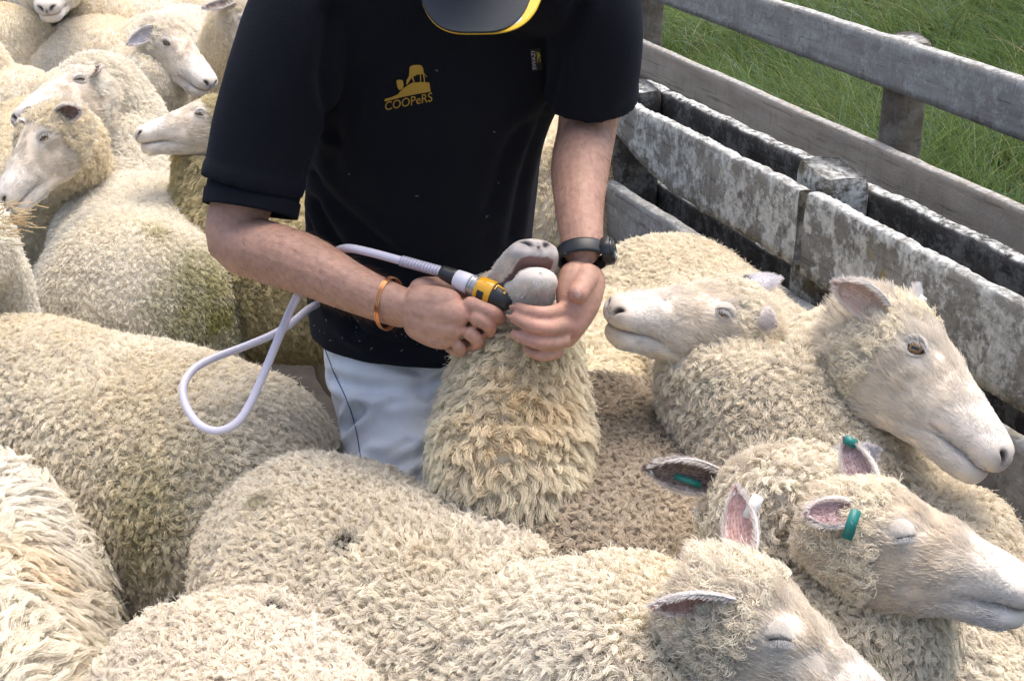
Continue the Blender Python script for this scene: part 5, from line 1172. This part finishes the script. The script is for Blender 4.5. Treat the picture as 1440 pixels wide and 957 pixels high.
timber('board', at(-.75, TH + PD + .004, .42), at(1.9, TH + PD + .004, .42), .150, TH, n_out, W_C, f1, fb, 7, .004)
for s_, t_, mt in ((s_post + .02, .925, W_PL), (s_post + .98, .90, W_C), (-.42, .90, W_PL), (s_post + 1.95, .9, W_C)):
    post(f1, fb, (N1 + n_dir * s_ + n_out * (TH + PD / 2 + .001)), n_dir, n_out, .125, PD, t_, mt, int(s_ * 10) + 30)
# outer fence, boards on the near side
ob = np.array((*O1, 0)); f2 = tag(empty('fence', ob), 'grey two-rail outer fence in front of the long grass', 'fence')
oa = lambda s, off, z: np.array((*(O1 + o_dir * s + o_out * off), z))
timber('board', oa(-1.6, 0, .86), oa(5.2, 0, .865), .165, .045, o_out, W_A, f2, ob, 11, .004, n=160)
timber('board', oa(-1.6, 0, .515), oa(5.2, 0, .475), .165, .042, o_out, W_B, f2, ob, 12, .003, n=160)
timber('board', oa(-1.6, 0, .25), oa(5.2, 0, .23), .160, .04, o_out, W_B, f2, ob, 13, .003, n=120)
for s_ in (-1.45, .76, 2.98, 5.1):
    post(f2, ob, (O1 + o_dir * s_ + o_out * (.046 + .055)), o_dir, o_out, .125, .105, .85, W_P, int(s_ * 10) + 60)
# long grass beyond: tussocks
g = np.random.default_rng(11)
nt_ = 2600
tu = g.random((nt_, 2)); ts = -2.5 + 14.5 * tu[:, 0] ** 1.25; to = .22 + 6.5 * tu[:, 1] ** 1.3
cen = O1 + ts[:, None] * o_dir + to[:, None] * o_out
pxg, pyg, zg = project(np.c_[cen, np.full(nt_, .15)]); kp = (pxg > 700) & (pxg < 1640) & (pyg > -150) & (pyg < 520); cen, zg = cen[kp], zg[kp]
nb = 46; M_ = len(cen); K = 6
hgt = (.20 + .26 * g.random(M_)) * (1 + .35 * vnoise(np.c_[cen, 0 * cen[:, 0]], 1.2, 4)); lean_dir = g.random(M_) * 6.283
lean_dir = 2.4 + 1.8 * vnoise(np.c_[cen, 0 * cen[:, 0]], .8, 6) + .6 * (g.random(M_) - .5)
rt = cen[:, None] + .075 * g.normal(size=(M_, nb, 2)); bl_h = hgt[:, None] * (.55 + .6 * g.random((M_, nb)))
ad = lean_dir[:, None] + 1.1 * g.normal(size=(M_, nb)); ba_ = .35 + .75 * g.random((M_, nb)); t6 = np.linspace(0, 1, K)
hx = bl_h[..., None] * ba_[..., None] * t6 ** 1.9; hz_ = bl_h[..., None] * (t6 - .38 * ba_[..., None] * t6 ** 2.4)
GP = np.stack([rt[..., :1] + np.cos(ad)[..., None] * hx, rt[..., 1:] + np.sin(ad)[..., None] * hx, hz_ + .005], -1).reshape(-1, K, 3)
GR = (np.broadcast_to(.0024 * (1 - .85 * t6 ** 1.6), (len(GP), K)) * (.7 + .6 * g.random((len(GP), 1)))) * np.repeat(np.clip(zg / 5.5, .8, 1.8), nb)[:, None]
tone_ = .5 + .5 * vnoise(np.c_[cen, 0 * cen[:, 0]], .9, 9); tone_ = np.repeat(tone_, nb)[:, None]
gc = np.array((.085, .138, .036)) * (1 - tone_) + np.array((.19, .245, .095)) * tone_
gc = gc * (.65 + .7 * g.random((len(GP), 1))); dry = g.random(len(GP)) < .05; gc[dry] = (.34, .32, .18); blu = g.random(len(GP)) < .14; gc[blu] = gc[blu] * (1.0, 1.1, 2.0)
gr_o = hair_obj('grass', GP, GR, gc, M_WOOL, None, None); tag(gr_o, 'long lush green grass beyond the outer fence', 'grass', kind='stuff')
# straw caught in the wool at the edge of the flock
sb = PH(15, 308, .97); st_o = tag(empty('straw_tuft', sb), 'tuft of dry straw and matted wool stuck on a fleece', 'straw')
n_ = 60; P0 = sb + .013 * g.normal(size=(n_, 3)); dd = nrm(RT * 1.0 + .35 * g.normal(size=(n_, 3)) - SUP * .1); tt = np.linspace(0, 1, 4)[None, :, None]
SP = P0[:, None] + dd[:, None] * tt * (.01 + .03 * g.random((n_, 1, 1))); hair_obj('straw', SP, np.full((n_, 4), .0009), np.tile((.62, .48, .28), (n_, 1)) * (.7 + .5 * g.random((n_, 1))), M_FUR, st_o, sb)
